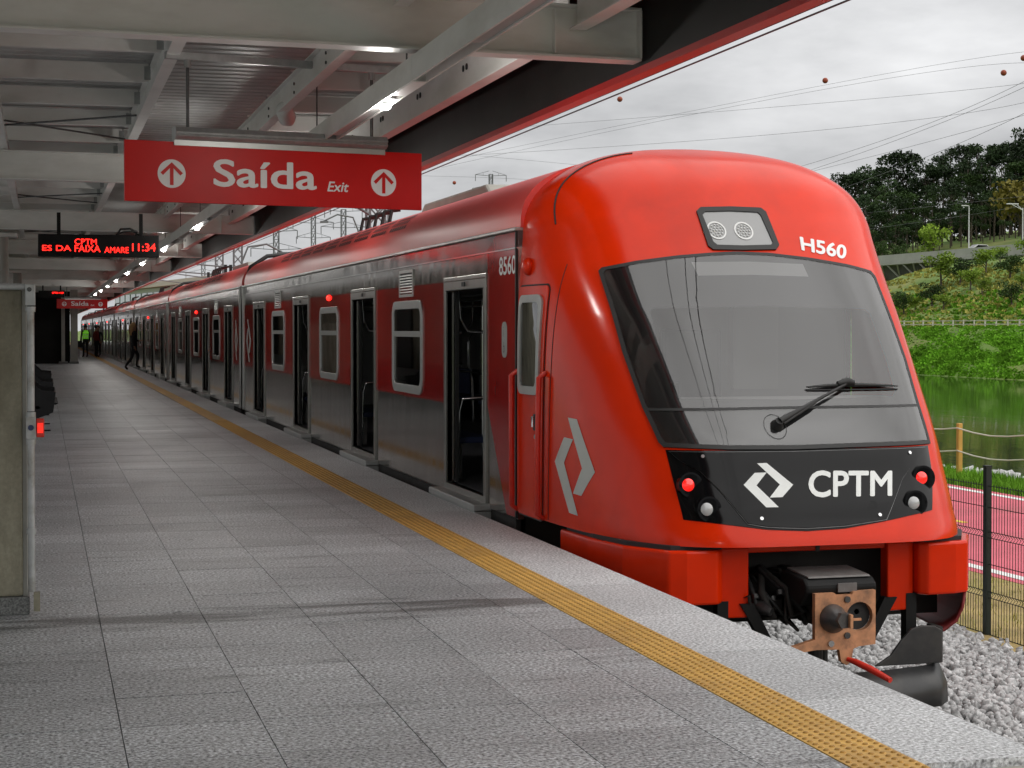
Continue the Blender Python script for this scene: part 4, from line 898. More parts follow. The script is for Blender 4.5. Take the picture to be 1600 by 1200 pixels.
# ------------------------------------------------------------------ platform furniture
def hang_sign(name, label, xl, yl, xr, yr, z0, z1, big=True):
    t = thing(name, label, 'sign', ((xl + xr) / 2, (yl + yr) / 2, z0), 'exit signs under the canopy')
    A = Vector((xl, yl, 0)); B = Vector((xr, yr, 0)); u = (B - A); Lw = u.length; u.normalize(); n = Vector((u.y, -u.x, 0)); H_ = z1 - z0
    P = lambda a, b, o: tuple(A + u * a + n * o + Vector((0, 0, z0 + b)))
    def slab(nm, a0, a1, b0, b1, o0, o1, m_, par, bev=0):
        mb = MB(); mb.v = [P(a, b, o) for o in (o0, o1) for b in (b0, b1) for a in (a0, a1)]
        mb.f = [(0, 1, 3, 2), (4, 6, 7, 5), (0, 4, 5, 1), (2, 3, 7, 6), (0, 2, 6, 4), (1, 5, 7, 3)]; return mb.build(nm, m_, par, None, bev)
    bd = slab('board', 0, Lw, 0, H_, -.03, .0, 'sign_red', t, .004); o = .003
    def put_poly(loops, m_, nm, off=o): v, f = tess(loops); return flat(v, f, lambda a, b: P(a, b, off)).build(nm, m_, bd)
    for cxr, r in ((.148, .166), (.862, .166)):
        cx, cy, R_ = cxr * Lw, H_ * (.47 if cxr < .5 else .46), H_ * .235
        put_poly([[(cx + R_ * math.cos(q), cy + R_ * math.sin(q)) for q in np.linspace(0, 2 * math.pi, 40, endpoint=False)]], 'lettering_white', 'arrow_disc')
        s = R_; w_ = .13 * s
        put_poly([[(cx - w_, cy - .80 * s), (cx + w_, cy - .80 * s), (cx + w_, cy + .38 * s), (cx + .62 * s, cy - .12 * s), (cx + .80 * s, cy + .06 * s), (cx, cy + .80 * s), (cx - .80 * s, cy + .06 * s), (cx - .62 * s, cy - .12 * s), (cx - w_, cy + .38 * s)]], 'sign_red', 'arrow', .0055)
    bold_text('Saída', lambda a, b, d: P((.285 + .34 * a) * Lw, H_ * (.295 + .44 * b), o + d), .026).build('lettering', 'lettering_white', bd)
    bold_text('Exit', lambda a, b, d: P((.665 + .073 * a) * Lw, H_ * (.275 + .165 * b), o + d), .025, .22).build('lettering', 'lettering_white', bd)
    # lamp box clamped on the top edge, hangers and strut
    slab('clamp_strip', .155 * Lw, .865 * Lw, H_ * .94, H_ * 1.03, .001, .02, 'alu', t)
    hb = MB(); pr = [(-.06, H_ * 1.02), (.05, H_ * 1.04), (.085, H_ * 1.09), (.07, H_ * 1.14), (.09, H_ * 1.15), (.06, H_ * 1.24), (-.06, H_ * 1.24)]
    hb.v = [P(a, b, oo) for a in (.155 * Lw, .867 * Lw) for oo, b in pr]; k = len(pr); hb.f = [tuple(range(k)), tuple(range(2 * k - 1, k - 1, -1))] + [(i, k + i, k + (i + 1) % k, (i + 1) % k) for i in range(k)]
    hb.build('lamp_box', 'galv', t, None, .004)
    for a in (.2, .82): MB().tube([P(a * Lw, H_ * 1.24, 0), P(a * Lw, 3.86 - z0, 0)], .014, 8).build('hanger_rod', 'cast_iron', t, 60); MB().tube([P(a * Lw, 3.80 - z0, 0), P(a * Lw, 3.87 - z0, 0)], .028, 8).build('hanger_clip', 'galv', t)
    if big: slab('hanger_strut', .13 * Lw, .90 * Lw, 3.865 - z0, 3.925 - z0, -.035, .025, 'galv', t)
    return t
hang_sign('exit_sign', 'large red exit sign reading Saída with two white arrows, hanging nearest', .665, 14.54, 3.29, 15.02, 2.664, 3.173)
hang_sign('exit_sign', 'small far red exit sign hanging deep down the platform', .63, 79.2, 2.86, 79.5, 2.52, 2.95)
def led_board(label, xl, xr, y, z0, z1, lines):
    t = thing('led_board', label, 'display', ((xl + xr) / 2, y, z0), 'departure displays under the canopy')
    bx = MB().box(xl, xr, y, y + .14, z0, z1).build('housing', 'black_matte', t, bevel=.01); W_, H_ = xr - xl, z1 - z0
    for a in (.17, .85): MB().box(xl + a * W_ - .03, xl + a * W_ + .03, y + .05, y + .10, z1, 3.50).build('bracket', 'black_matte', t)
    for tx, a0, a1, b0, b1 in lines:
        v, f = fit_text(tx, xl + a0 * W_, xl + a1 * W_, z0 + b0 * H_, z0 + b1 * H_, .01); flat(v, f, lambda a, b: (a, y - .004, b)).build('lit_text', 'led_red', bx)
    return t
t = led_board('black display with glowing red text hanging beyond the near exit sign', -.06, 1.87, 28.8, 2.78, 3.145, [('CPTM', .30, .48, .55, .80), ('ES DA', .035, .27, .25, .50), ('FAIXA', .30, .51, .22, .52), ('AMARE', .545, .745, .19, .45), ('11:34', .775, .97, .28, .62)])
mb = MB(); mb.tube([(1.2, 28.85, 3.15), (1.25, 28.83, 3.24), (1.4, 28.83, 3.25), (1.52, 28.85, 3.2), (1.5, 28.9, 3.15)], .018, 8).tube([(1.18, 28.9, 3.15), (1.3, 28.86, 3.2), (1.45, 28.86, 3.21), (1.55, 28.9, 3.15)], .014, 8); mb.build('cable_loop', 'rubber', t, 60)
led_board('far black display with red text beside the small exit sign', -.15, .95, 77.5, 2.98, 3.28, [('CPTM 11:34', .52, .96, .55, .80)])

sb = thing('reflection_block', 'long grey unseen block added along the platform back to darken reflections', 'building', (-5, 100, 0))  # added out of view so the train side mirrors something dark
MB().box(-6.5, -3.2, 36, 210, .4, 3.3).build('wall', 'concrete', sb); MB().box(-6.5, -3.17, 36, 210, 0, .399).build('plinth', 'granite_dark', sb)
for k in range(16): MB().box(-3.19, -3.14, 40 + k * 10, 42.2 + k * 10, .42, 2.6).build('door', 'fascia', sb)
# concrete wall block with conduit
WY, WX = 9.95, -.075
wl = thing('concrete_wall', 'stained olive concrete wall block with granite skirting at left edge', 'wall', (WX - 1, WY, 0))
MB().box(-3.2, WX - .035, WY, WY + .35, .10, 1.83).build('core', 'concrete', wl, bevel=.015)
MB().box(WX - .034, WX - .012, WY + .012, WY + .34, .10, 1.82).build('edge_trim', 'concrete_light', wl)
MB().box(-3.2, WX + .0, WY - .02, WY + .37, 0, .099).build('skirting', 'granite_dark', wl, bevel=.004)
cdt = thing('conduit', 'grey vertical electrical conduit with boxes along the concrete wall edge', 'conduit', (WX, WY - .03, 0)); cx_ = WX + .012
yy = WY - .035
MB().tube([(cx_, yy, .13), (cx_, yy, .96)], .021, 14).build('pipe', 'conduit', cdt, 60); MB().tube([(cx_, yy, 1.14), (cx_, yy, 1.72)], .021, 14).build('pipe', 'conduit', cdt, 60)
for z in (.47, .97, 1.12, 1.71): MB().tube([(cx_, yy, z - .015), (cx_, yy, z + .015)], .028, 14).build('coupling', 'conduit', cdt, 60)
b1 = MB().box(cx_ - .027, cx_ + .027, yy - .03, yy + .03, .985, 1.108).build('switch_box', 'conduit', cdt, bevel=.004); MB().tube([(cx_, yy - .03, 1.05), (cx_, yy - .037, 1.05)], .016, 16).build('switch_knob', 'seat_blue', b1)
b2 = MB().box(cx_ - .027, cx_ + .027, yy - .03, yy + .03, 1.73, 1.85).build('junction_box', 'conduit', cdt, bevel=.004); MB().tube([(cx_ - .005, yy - .03, 1.82), (cx_ - .005, yy - .035, 1.82)], .013, 14).build('box_plug', 'cast_iron', b2)
MB().tube([(cx_ - .028, yy, 1.835), (-3.2, yy, 1.85)], .018, 12).build('pipe', 'conduit', cdt, 60)
MB().box(cx_ + .01, cx_ + .045, yy - .02, yy + .03, .02, .125).build('foot_bracket', 'concrete', cdt)
al = thing('alarm_button', 'bright red alarm call point beside the conduit switch box', 'alarm', (cx_ + .05, yy, 1.0))
MB().box(cx_ + .029, cx_ + .072, yy - .03, yy + .03, .995, 1.10).build('case', 'red_lever', al, bevel=.006); MB().box(cx_ + .035, cx_ + .066, yy - .034, yy - .0305, 1.02, 1.075).build('cover', 'lens_red', al)

# benches along the platform
def bench(y0, label):
    t = thing('bench', label, 'bench', (-.08, y0, 0), 'platform benches')
    MB().box(-.16, -.04, y0, y0 + 2.5, .36, .40).build('beam', 'bench_dark', t)
    for k in range(4):
        y = y0 + .05 + k * .62; pr = [(.06, .42), (.10, .44), (.02, .455), (-.18, .43), (-.34, .45), (-.42, .60), (-.47, .86), (-.50, .87), (-.46, .58), (-.38, .43), (-.2, .405)]
        MB().prism([(a + .14, b) for a, b in pr], 'y', y, y + .54).build('seat', 'bench_dark', t, bevel=.006)
    for y in (y0, y0 + 2.46): MB().prism([(-.36, .10), (.16, .30), (.20, .62), (-.02, .64), (-.30, .90), (-.38, .90)], 'y', y, y + .04).build('side_panel', 'bench_dark', t)
    for y in (y0 + .25, y0 + 2.2): l = MB().box(-.14, -.06, y - .03, y + .03, .0, .36).build('leg', 'bench_dark', t); MB().box(-.31, .12, y - .04, y + .04, 0.001, .02).build('foot', 'bench_dark', l)
bench(27.5, 'dark metal seat bench nearest behind the concrete wall'); bench(32.5, 'second dark metal bench along the platform left'); bench(39, 'third dark metal bench, farthest down the platform left')
# dark stair enclosure and pillars far down the platform
en = thing('stair_enclosure', 'black stairwell enclosure far down the platform below the small exit sign', 'enclosure', (.4, 80, 0))
MB().box(-.9, .98, 82.0, 94, 0, 3.3).build('shell', 'fascia', en); MB().box(-.9, .86, 81.97, 81.99, 2.9, 3.28).build('panel', 'black_matte', en)
for x, nm in ((.93, 'thinner left'), (1.42, 'broader right')):
    pc = thing('enclosure_pillar', '%s grey pillar at the corner of the black stair enclosure' % nm, 'pillar', (x, 81.5, 0))
    MB().box(x - (.08 if x < 1 else .16), x + (.08 if x < 1 else .16), 81.2, 81.7, 0.1, 3.4).build('shaft', 'concrete_light', pc); MB().box(x - .2, x + .2, 81.1, 81.8, 0, .099).build('base', 'granite_dark', pc)
MB().box(1.02, 1.25, 82.2, 94, 0, 3.35).build('door_panel', 'black_matte', en)
wb = MB().box(-.45, -.30, 46, 52, 0, 1.75).build('notice_wall', 'concrete'); tag(wb, 'low brown wall panel just behind the dark benches', 'wall')

# ------------------------------------------------------------------ people
def person(label, base, yaw, parts, hair, vest=None, sc=1.0, pose='stand'):
    t = thing('person', label, 'person', (0, 0, 0))
    J = {'pel': (0, 0, .95, .13, .10), 'waist': (0, 0, 1.08, .125, .09), 'chest': (0, .0, 1.30, .155, .11), 'neck': (0, .01, 1.47, .055, .055), 'head0': (0, .02, 1.56, .075, .085), 'head1': (0, .025, 1.66, .078, .092), 'head2': (0, .02, 1.73, .05, .06),
         'shL': (-.17, 0, 1.41, .065, .065), 'elL': (-.24, -.03, 1.14, .048, .048), 'wrL': (-.24, .07, .90, .035, .035), 'haL': (-.235, .10, .82, .035, .022),
         'shR': (.17, 0, 1.41, .065, .065), 'elR': (.24, -.03, 1.14, .048, .048), 'wrR': (.24, .07, .90, .035, .035), 'haR': (.235, .10, .82, .035, .022),
         'hipL': (-.09, 0, .90, .09, .09), 'knL': (-.10, .02, .50, .06, .06), 'anL': (-.10, -.01, .09, .042, .045), 'toL': (-.11, .14, .04, .042, .03),
         'hipR': (.09, 0, .90, .09, .09), 'knR': (.10, .02, .50, .06, .06), 'anR': (.10, -.01, .09, .042, .045), 'toR': (.11, .14, .04, .042, .03)}
    if pose == 'step':
        J['knL'] = (-.10, .20, .56, .06, .06); J['anL'] = (-.10, .12, .18, .042, .045); J['toL'] = (-.11, .27, .15, .042, .03); J['knR'] = (.10, -.10, .51, .06, .06); J['anR'] = (.10, -.36, .16, .042, .045); J['toR'] = (.11, -.26, .06, .042, .03)
        J['elL'] = (-.24, .05, 1.14, .048, .048); J['wrL'] = (-.18, .26, 1.10, .035, .035); J['haL'] = (-.16, .33, 1.12, .03, .022); J['elR'] = (.24, -.10, 1.15, .048, .048); J['wrR'] = (.24, -.06, .91, .035, .035); J['haR'] = (.24, -.03, .83, .03, .022)
    Ed = [('pel', 'waist'), ('waist', 'chest'), ('chest', 'neck'), ('neck', 'head0'), ('head0', 'head1'), ('head1', 'head2')] + [e for s in 'LR' for e in (('chest', 'sh' + s), ('sh' + s, 'el' + s), ('el' + s, 'wr' + s), ('wr' + s, 'ha' + s), ('pel', 'hip' + s), ('hip' + s, 'kn' + s), ('kn' + s, 'an' + s), ('an' + s, 'to' + s))]
    for s, sg in (('L', -1), ('R', 1)):         # five fingers
        h = Vector(J['ha' + s][:3]); w_ = Vector(J['wr' + s][:3]); d = (h - w_).normalized()
        for k, (off, ln) in enumerate(((-.028, .055), (-.012, .08), (.004, .085), (.02, .078), (.033, .06))):
            b = h + Vector((0, off, 0)) + d * (.0 if k else -.03); m_ = b + d * ln * .5 + Vector((-sg * .008, 0, 0)); e = b + d * ln + Vector((-sg * .022, .0, 0))
            if k == 0: m_ = b + d * .03 + Vector((-sg * .02, -.015, 0)); e = b + d * .05 + Vector((-sg * .035, -.02, 0))
            J['f%s%da' % (s, k)] = (*m_, .009, .009); J['f%s%db' % (s, k)] = (*e, .007, .007); Ed += [('ha' + s, 'f%s%da' % (s, k)), ('f%s%da' % (s, k), 'f%s%db' % (s, k))]
    ks = list(J); me = bpy.data.meshes.new('sk'); me.from_pydata([J[k][:3] for k in ks], [(ks.index(a), ks.index(b)) for a, b in Ed], [])
    o = bpy.data.objects.new('sk', me); COL.objects.link(o); md = o.modifiers.new('s', 'SKIN'); md.use_smooth_shade = True
    sk = me.skin_vertices[0].data
    for i, k in enumerate(ks): sk[i].radius = J[k][3:5]; sk[i].use_root = (k == 'pel')
    o.modifiers.new('u', 'SUBSURF').levels = 1; o.modifiers['u'].render_levels = 1
    dg = bpy.context.evaluated_depsgraph_get(); bm_ = bpy.data.meshes.new_from_object(o.evaluated_get(dg)); bpy.data.objects.remove(o)
    body = link('body', bm_, None, t)
    for m_ in ('skin_tone', parts[0], parts[1], 'rubber'): bm_.materials.append(M[m_])
    for p in bm_.polygons:
        c = p.center; z = c.z; hand = (Vector(J['haL'][:3]) - c).length < .09 or (Vector(J['haR'][:3]) - c).length < .09
        foot = min((Vector(J['to' + s][:3]) - c).length for s in 'LR') < .11 or min((Vector(J['an' + s][:3]) - c).length for s in 'LR') < .07
        p.material_index = 0 if (z > 1.475 or hand) else (3 if foot else (1 if z > .93 or abs(c.x) > .2 else 2))
    hd = MB(); hd.ball((0, -.01, 1.69), .105, 14, 10, (.88, .98, 1.0))
    if hair == 'hair_blond': hd.tube([(0, -.07, 1.72), (0, -.10, 1.58), (-.01, -.11, 1.42), (0, -.10, 1.30)], [.07, .09, .085, .04], 10)
    hr = hd.build('hair', hair, t, 60)
    for vtx in hr.data.vertices:         # keep the face free
        if vtx.co.y > .045: vtx.co.y = .045 - .02 * (1.78 - vtx.co.z)
    fc = MB(); fc.tube([(0, .10, 1.655), (0, .125, 1.625), (0, .10, 1.615)], [.01, .014, .012], 8); fc.ball((-.078, .02, 1.64), .022, 8, 6, (.4, .7, 1)); fc.ball((.078, .02, 1.64), .022, 8, 6, (.4, .7, 1)); fc.build('nose_and_ears', 'skin_tone', t, 60)
    ey = MB(); ey.ball((-.03, .098, 1.665), .009, 8, 6); ey.ball((.03, .098, 1.665), .009, 8, 6); ey.tube([(-.022, .103, 1.585), (.022, .103, 1.585)], .005, 6); ey.build('eyes_and_mouth', 'hair_black', t)
    if vest:
        vb = MB(); L_ = []
        for z, a, b in ((1.00, .165, .135), (1.1, .16, .13), (1.25, .18, .14), (1.36, .19, .135), (1.45, .12, .09)): L_.append([(a * math.cos(q), b * math.sin(q), z) for q in np.linspace(0, 2 * math.pi, 20, endpoint=False)])
        for lp in L_: vb.v += lp
        for r in range(4):
            for k in range(20): vb.f.append((r * 20 + k, r * 20 + (k + 1) % 20, r * 20 + 20 + (k + 1) % 20, r * 20 + 20 + k))
        vo = vb.build('vest', 'vest', t, 60)
        for z in (1.08, 1.2):
            q = MB(); aa, b_ = (.165, .135) if z < 1.15 else (.178, .144)
            for dz in (0, .04): q.v += [(aa * math.cos(u), b_ * math.sin(u), z + dz) for u in np.linspace(0, 2 * math.pi, 20, endpoint=False)]
            for k in range(20): q.f.append((k, (k + 1) % 20, 20 + (k + 1) % 20, 20 + k))
            q.build('reflective_band', 'vest_band', vo)
    t.location = base; t.rotation_euler = (0, 0, yaw); t.scale = (sc,) * 3; return t
person('person with blond hair in black clothes stepping into the train', (3.36, 66.5, 0), math.radians(-75), ('cloth_black', 'cloth_black'), 'hair_blond', pose='step', sc=1.04)
w1 = person('person in a bright green safety vest standing on the platform', (2.34, 99, 0), math.radians(20), ('cloth_black', 'cloth_black'), 'hair_black', vest=True, sc=1.05)
person('person in a red top just right of the green vest', (2.95, 99.5, 0), math.radians(-60), ('cloth_red', 'cloth_black'), 'hair_black', sc=1.02)
person('person in grey clothes farthest back near the train', (3.2, 104, 0), math.radians(160), ('cloth_grey', 'cloth_black'), 'hair_black', sc=1.0)
bgm = MB().prism([(-.14, .0), (.14, .0), (.17, .18), (.1, .36), (-.1, .36), (-.17, .18)], 'y', -.09, .09).build('shoulder_bag', 'cloth_black', None, bevel=.03); bgm.location = (2.02, 98.8, .58); tag(bgm, 'black bag carried at the hip beside the green vest', 'bag')

# ------------------------------------------------------------------ fences on the right
fn = thing('mesh_fence', 'dark green welded wire mesh fence between ballast and path', 'fence', (8.95, 15, -1.42)); FXf = 8.95
pan = MB(); n_w_ = 50
for k in range(n_w_):
    y = .03 + k * 2.44 / n_w_; pan.v += []
    zz = [0, .38, .41, .44, .97, 1.0, 1.03, 1.5]; xx = [0, 0, .03, 0, 0, .03, 0, 0]
    pan.tube([(x, y, z) for x, z in zip(xx, zz)], .0042, 4, False)
for z in (.02, .38, .44, .71, .97, 1.03, 1.27, 1.48): pan.tube([(.004, .0, z), (.004, 2.46, z)], .0045, 4, False)
pm = pan.me('mesh_panel'); pm.materials.append(M['mesh_green']); pst = MB().box(-.03, .03, -.03, .03, -.15, 1.66).box(-.034, .034, -.034, .034, 1.661, 1.68).me('fence_post'); pst.materials.append(M['mesh_green'])
for k in range(-4, 16):
    o = link('mesh_panel', pm, None, fn); o.location = (FXf, 14.93 + .03 + k * 2.52, -1.42); o = link('post', pst, None, fn); o.location = (FXf, 14.93 + k * 2.52, -1.42)
rf = thing('rope_fence', 'yellow posts carrying two pale ropes along the river edge', 'fence', (18.75, 33, -1.55)); RX = 18.75
for k in range(-4, 30):
    y = 32.6 + k * 2.62 - .2; MB().prism([(RX - .05, y - .05), (RX + .05, y - .05), (RX + .05, y + .05), (RX - .05, y + .05)], 'z', -1.75, -.40).build('post', 'yellow_post', rf, bevel=.012)
for zz in (-.50, -.98):
    for k in range(-4, 29):
        y = 32.6 + k * 2.62 - .2; MB().tube([(RX - .055, y + 2.62 * q, zz - .09 * math.sin(math.pi * q)) for q in (0, .25, .5, .75, 1)], .016, 5).build('rope', 'rope', rf)
ff = thing('far_rail_fence', 'pale low rail fence along the top of the far bank', 'fence', (113.6, 220, 1.8))
mb = MB()
for k in range(90): y = 120 + k * 2.6; MB().box(113.5, 113.65, y - .07, y + .07, 1.3, 2.75).build('post', 'rope', ff)
for z in (2.2, 2.65): MB().box(113.55, 113.6, 120, 352, z - .05, z + .05).build('rail', 'rope', ff)

# ------------------------------------------------------------------ far bank: road bridge, lamps, car, trees
A = Vector((157, 215, 14.6)); B = Vector((157, 460, 14.9)); du = (B - A).normalized(); sd = Vector((du.y, -du.x, 0)).normalized()
br = thing('road_bridge', 'grey concrete road bridge with open bracing on the far bank', 'bridge', tuple((A + B) / 2))
MB().bar(A + sd * -5, B + sd * -5, .35, 1.35).build('parapet', 'bridge_concrete', br); MB().bar(A + sd * 5, B + sd * 5, .35, 1.35).build('parapet', 'bridge_concrete', br)
MB().bar(A + Vector((0, 0, -.95)), B + Vector((0, 0, -.95)), 10.6, .5).build('deck_slab', 'bridge_concrete', br)
MB().bar(A + Vector((0, 0, -2.5)), B + Vector((0, 0, -2.5)), 6, 2.6).build('girder', 'bridge_dark', br)
for k in range(6, 40):
    c = A + du * k * 6.0 + sd * -5.0
    for s in (-1, 1): MB().bar(c + Vector((0, 0, -3.7)) + sd * 1.7, c + du * s * 1.9 + Vector((0, 0, -1.25)), .26, .26).build('brace', 'bridge_concrete', br)
for k in (14, 26):
    c = A + du * k * 6; MB().box(c.x - 1.2, c.x + 1.2, c.y - 1.2, c.y + 1.2, 0, c.z - 3.7).build('pier', 'bridge_dark', br)
def lamp(c, h, lab, double=False):
    t = thing('street_lamp', lab, 'lamp', tuple(c), 'street lamps on the road bridge')
    MB().tube([c, c + Vector((0, 0, h))], [.12, .08], 8).build('pole', 'lamp_pole', t, 60)
    for s in ((-1, -.55) if double else (-1,)):
        MB().tube([c + Vector((0, 0, h - .4 * double)), c + Vector((s * 2.0 if double else s * .6, 0, h + (.5 if double else 0)))], .06, 6).build('arm', 'lamp_pole', t); p = c + Vector((s * 2.5 if double else s * .9, 0, h + (.6 if double else .02)))
        MB().box(p.x - .5, p.x + .5, p.y - .15, p.y + .15, p.z - .06, p.z + .1).build('head', 'lamp_pole', t)
def at_px(px, py, zc):
    X = (px - 66) * zc / 2769; return Vector((X, (zc - .265 * X) / .9643, 1.6 + (514 - py) * zc / 2670))
p = at_px(1513, 398, 297); lamp(p, (398 - 322) * 297 / 2670, 'slim single-arm street lamp on the bridge, second from right')
p = at_px(1597, 394, 283); lamp(p, (394 - 325) * 283 / 2670, 'double-arm street lamp at the right picture edge', True)
p = at_px(1352, 405, 336); lamp(p, (405 - 340) * 336 / 2670, 'far single-arm street lamp close beside the red train nose')
cc = at_px(1530, 394, 298); t = thing('parked_car', 'small silver car driving on the bridge beside the slim lamp', 'car', tuple(cc)); q = [(-2.1, 0), (2.1, 0), (2.15, .5), (1.6, .75), (1.0, 1.35), (-.9, 1.4), (-1.8, .8), (-2.15, .7)]
t.name = 'silver_car'
MB().prism([(cc.x + a, cc.z - .1 + b) for a, b in q], 'y', cc.y - .85, cc.y + .85).build('body', 'alu', t, bevel=.08); MB().prism([(cc.x + a, cc.z - .1 + b) for a, b in ((-1.4, .82), (1.3, .82), (.9, 1.28), (-.8, 1.3))], 'y', cc.y - .87, cc.y - .855).build('window', 'black_gloss', t)
for s in (-1.3, 1.3): MB().tube([(cc.x + s, cc.y - .9, cc.z), (cc.x + s, cc.y - .7, cc.z)], .33, 14).build('wheel', 'rubber', t)
# trees: a few prototypes of trunk and leafy crown, shared by all copies
def crown(seed, lobes, n, size, flat_=.7):
    r = np.random.default_rng(seed); P = []
    w_ = np.array([l[3] ** 2 for l in lobes]); w_ /= w_.sum()
    for (x, y, z, R_), m_ in zip(lobes, (w_ * n).astype(int)):
        d = r.normal(0, 1, (m_, 3)); d /= np.linalg.norm(d, axis=1)[:, None]; rad = R_ * r.uniform(.35, 1.05, m_) ** .6 * (1 + .25 * np.sin(5 * d[:, 0] + 3 * d[:, 2] + seed))
        P.append(np.c_[x, y, z] + d * rad[:, None] * np.array([1, 1, flat_]))
    P = np.concatenate(P); m_ = len(P); a = r.normal(0, 1, (m_, 3)); a /= np.linalg.norm(a, axis=1)[:, None]; b = np.cross(a, r.normal(0, 1, (m_, 3))); b /= np.linalg.norm(b, axis=1)[:, None]; s = (size * r.uniform(.5, 1.3, m_))[:, None]
    V = np.stack([P - a * s, P - b * s * .6, P + a * s, P + b * s * .6], 1).reshape(-1, 3); return np_mesh('crown', V, np.arange(len(V)).reshape(-1, 4))
def trunk(seed, h, r0, lobes):
    r = random.Random(seed); mb = MB(); mb.tube([(0, 0, -.05), (r.uniform(-.01, .01), 0, .3 * h), (r.uniform(-.02, .02), r.uniform(-.02, .02), .65 * h), (r.uniform(-.02, .02), 0, h)], [r0, r0 * .8, r0 * .55, r0 * .25], 7)
    for x, y, z, R_ in lobes: z0 = max(.25 * h, z - .22); mb.tube([(0, 0, z0), (x * .5, y * .5, (z0 + z) / 2), (x, y, z)], [r0 * .4, r0 * .28, r0 * .1], 5)
    return mb.me('trunk')
PROT = []
for s in range(6):
    r = random.Random(s + 40); lb = []
    nl = 9 + s % 3 * 2
    for k in range(nl): zz = r.uniform(.38 if s % 2 else .5, .93); sp = .20 * (1.15 - abs(zz - .7) * 1.3); t_ = r.uniform(0, 6.28); q = r.uniform(.3, 1.25) * sp; lb.append((q * math.cos(t_), q * math.sin(t_), zz, r.uniform(.05, .095)))
    lb.append((0, 0, .93, .08))
    PROT.append((trunk(s, .93, .010, lb), crown(s, lb, 2200, .013)))
for s in range(3):        # round bushy ones
    r = random.Random(s + 90); lb = []
    for k in range(10): zz = r.uniform(.3, .85); t_ = r.uniform(0, 6.28); q = r.uniform(.0, .33); lb.append((q * math.cos(t_), q * math.sin(t_), zz, r.uniform(.14, .22)))
    PROT.append((trunk(s + 9, .8, .03, lb), crown(s + 20, lb, 1500, .03)))
for a, b in PROT: a.materials.append(M['bark']); b.materials.append(M['leaf_dark'])
def tree(px, zc, ytop, proto, m_, name, label, cat, group, wide=1.0, ybase=None, sink=0):
    g_ = at_px(px, 400, zc); z0 = float(terr(g_.x, g_.y)) if ybase is None else 1.6 + (514 - ybase) * zc / 2670; h = 1.6 + (514 - ytop) * zc / 2670 - z0
    z0 -= sink * h; h *= 1 + sink
    if h < .5: return
    t = thing(name, label, cat, (0, 0, 0), group); tk, cr = PROT[proto]; rz_ = random.uniform(0, 6.28)
    for nm, me in (('trunk', tk), ('crown', cr)):
        o = link(nm, me, None, t)
        if nm == 'crown': o.material_slots[0].link = 'OBJECT'; o.material_slots[0].material = M[m_]
    t.location = (g_.x, g_.y, z0); t.rotation_euler = (0, 0, rz_); t.scale = (h * wide, h * wide, h)
sil = lambda x: np.interp(x, [1270, 1300, 1345, 1380, 1412, 1440, 1470, 1500, 1530, 1560, 1590, 1640], [300, 272, 258, 252, 236, 258, 240, 226, 228, 216, 200, 190])
GL = 'tall dark eucalyptus tree of the dense wood on the far hill'
for k, px in enumerate(np.arange(1174, 1850, 13.5)): tree(px, 412 + random.uniform(-15, 25), sil(px) + random.uniform(-6, 16), k % 6, 'leaf_dark', 'eucalyptus_tree', GL, 'tree', 'trees of the wood on the hill', random.uniform(1.0, 1.35))
for k, px in enumerate(np.arange(1171, 1850, 15)): tree(px, 390 + random.uniform(-10, 10), sil(px) + random.uniform(35, 62), (k + 2) % 6, 'leaf_mid' if k % 3 else 'leaf_dark', 'eucalyptus_tree', GL, 'tree', 'trees of the wood on the hill', random.uniform(1.1, 1.5))
for k, px in enumerate(np.arange(1178, 1850, 17)): tree(px, 372 + random.uniform(-6, 6), sil(px) + random.uniform(78, 110), (k + 4) % 6, 'leaf_mid' if k % 2 else 'leaf_dark', 'eucalyptus_tree', GL, 'tree', 'trees of the wood on the hill', random.uniform(1.3, 1.7))
for k, px in enumerate(np.arange(1180, 1850, 16)): tree(px, 440 + random.uniform(-8, 8), sil(px) + random.uniform(84, 100), 6 + k % 3, 'leaf_dark', 'understory_bush', 'dark leafy undergrowth bush between the trunks of the hill wood', 'bush', 'undergrowth of the wood on the hill', random.uniform(.7, .95), None, .45)
for px, zc, yt, m_, lab in ((1598, 352, 262, 'leaf_olive', 'olive yellow tree at the right picture edge above the bridge'), (1458, 352, 344, 'leaf_bright', 'bright green round tree standing before the dark wood'), (1405, 352, 378, 'leaf_mid', 'low dark green tree behind the bridge left of the bright round tree'), (1428, 352, 388, 'leaf_bright', 'low light green bush just above the bridge parapet'), (1378, 352, 372, 'leaf_mid', 'low tree nearest the red train nose above the bridge')):
    tree(px, zc, yt, 6 + int(px) % 3, m_, 'round_tree', lab, 'tree', None, .9, 418)
def ground_hit(px, py):
    for zc in np.arange(150, 420, 1.0):
        q = at_px(px, py, zc)
        if terr(q.x, q.y) > q.z: return zc
    return 300
# foot pixel, height in pixels, width factor
SB = [(1470, 452, 62, 1.2), (1500, 446, 46, 1.2), (1540, 430, 46, 1.2), (1516, 456, 40, 1.3), (1578, 438, 46, 1.3), (1562, 416, 34, 1.1), (1610, 424, 56, 1.1), (1456, 482, 44, 1.2), (1474, 487, 30, 1.3), (1534, 464, 32, 1.2), (1580, 480, 44, 1.2), (1596, 456, 30, 1.2), (1430, 490, 30, 1.2), (1412, 494, 42, 1.2)]
WHERE = ['before the bridge girder, left of the slope', 'on the upper slope beneath the bridge', 'tallest, reaching the parapet by the silver car', 'in the middle of the slope', 'below the parapet near the right edge', 'high on the slope right of the silver car', 'at the right picture edge by the double lamp', 'low on the left slope', 'smallest, low on the left slope', 'small one in the middle of the slope', 'bright one low on the right slope', 'on the right slope above the bright low one', 'at the left foot of the slope', 'nearest the red train nose at the slope foot']
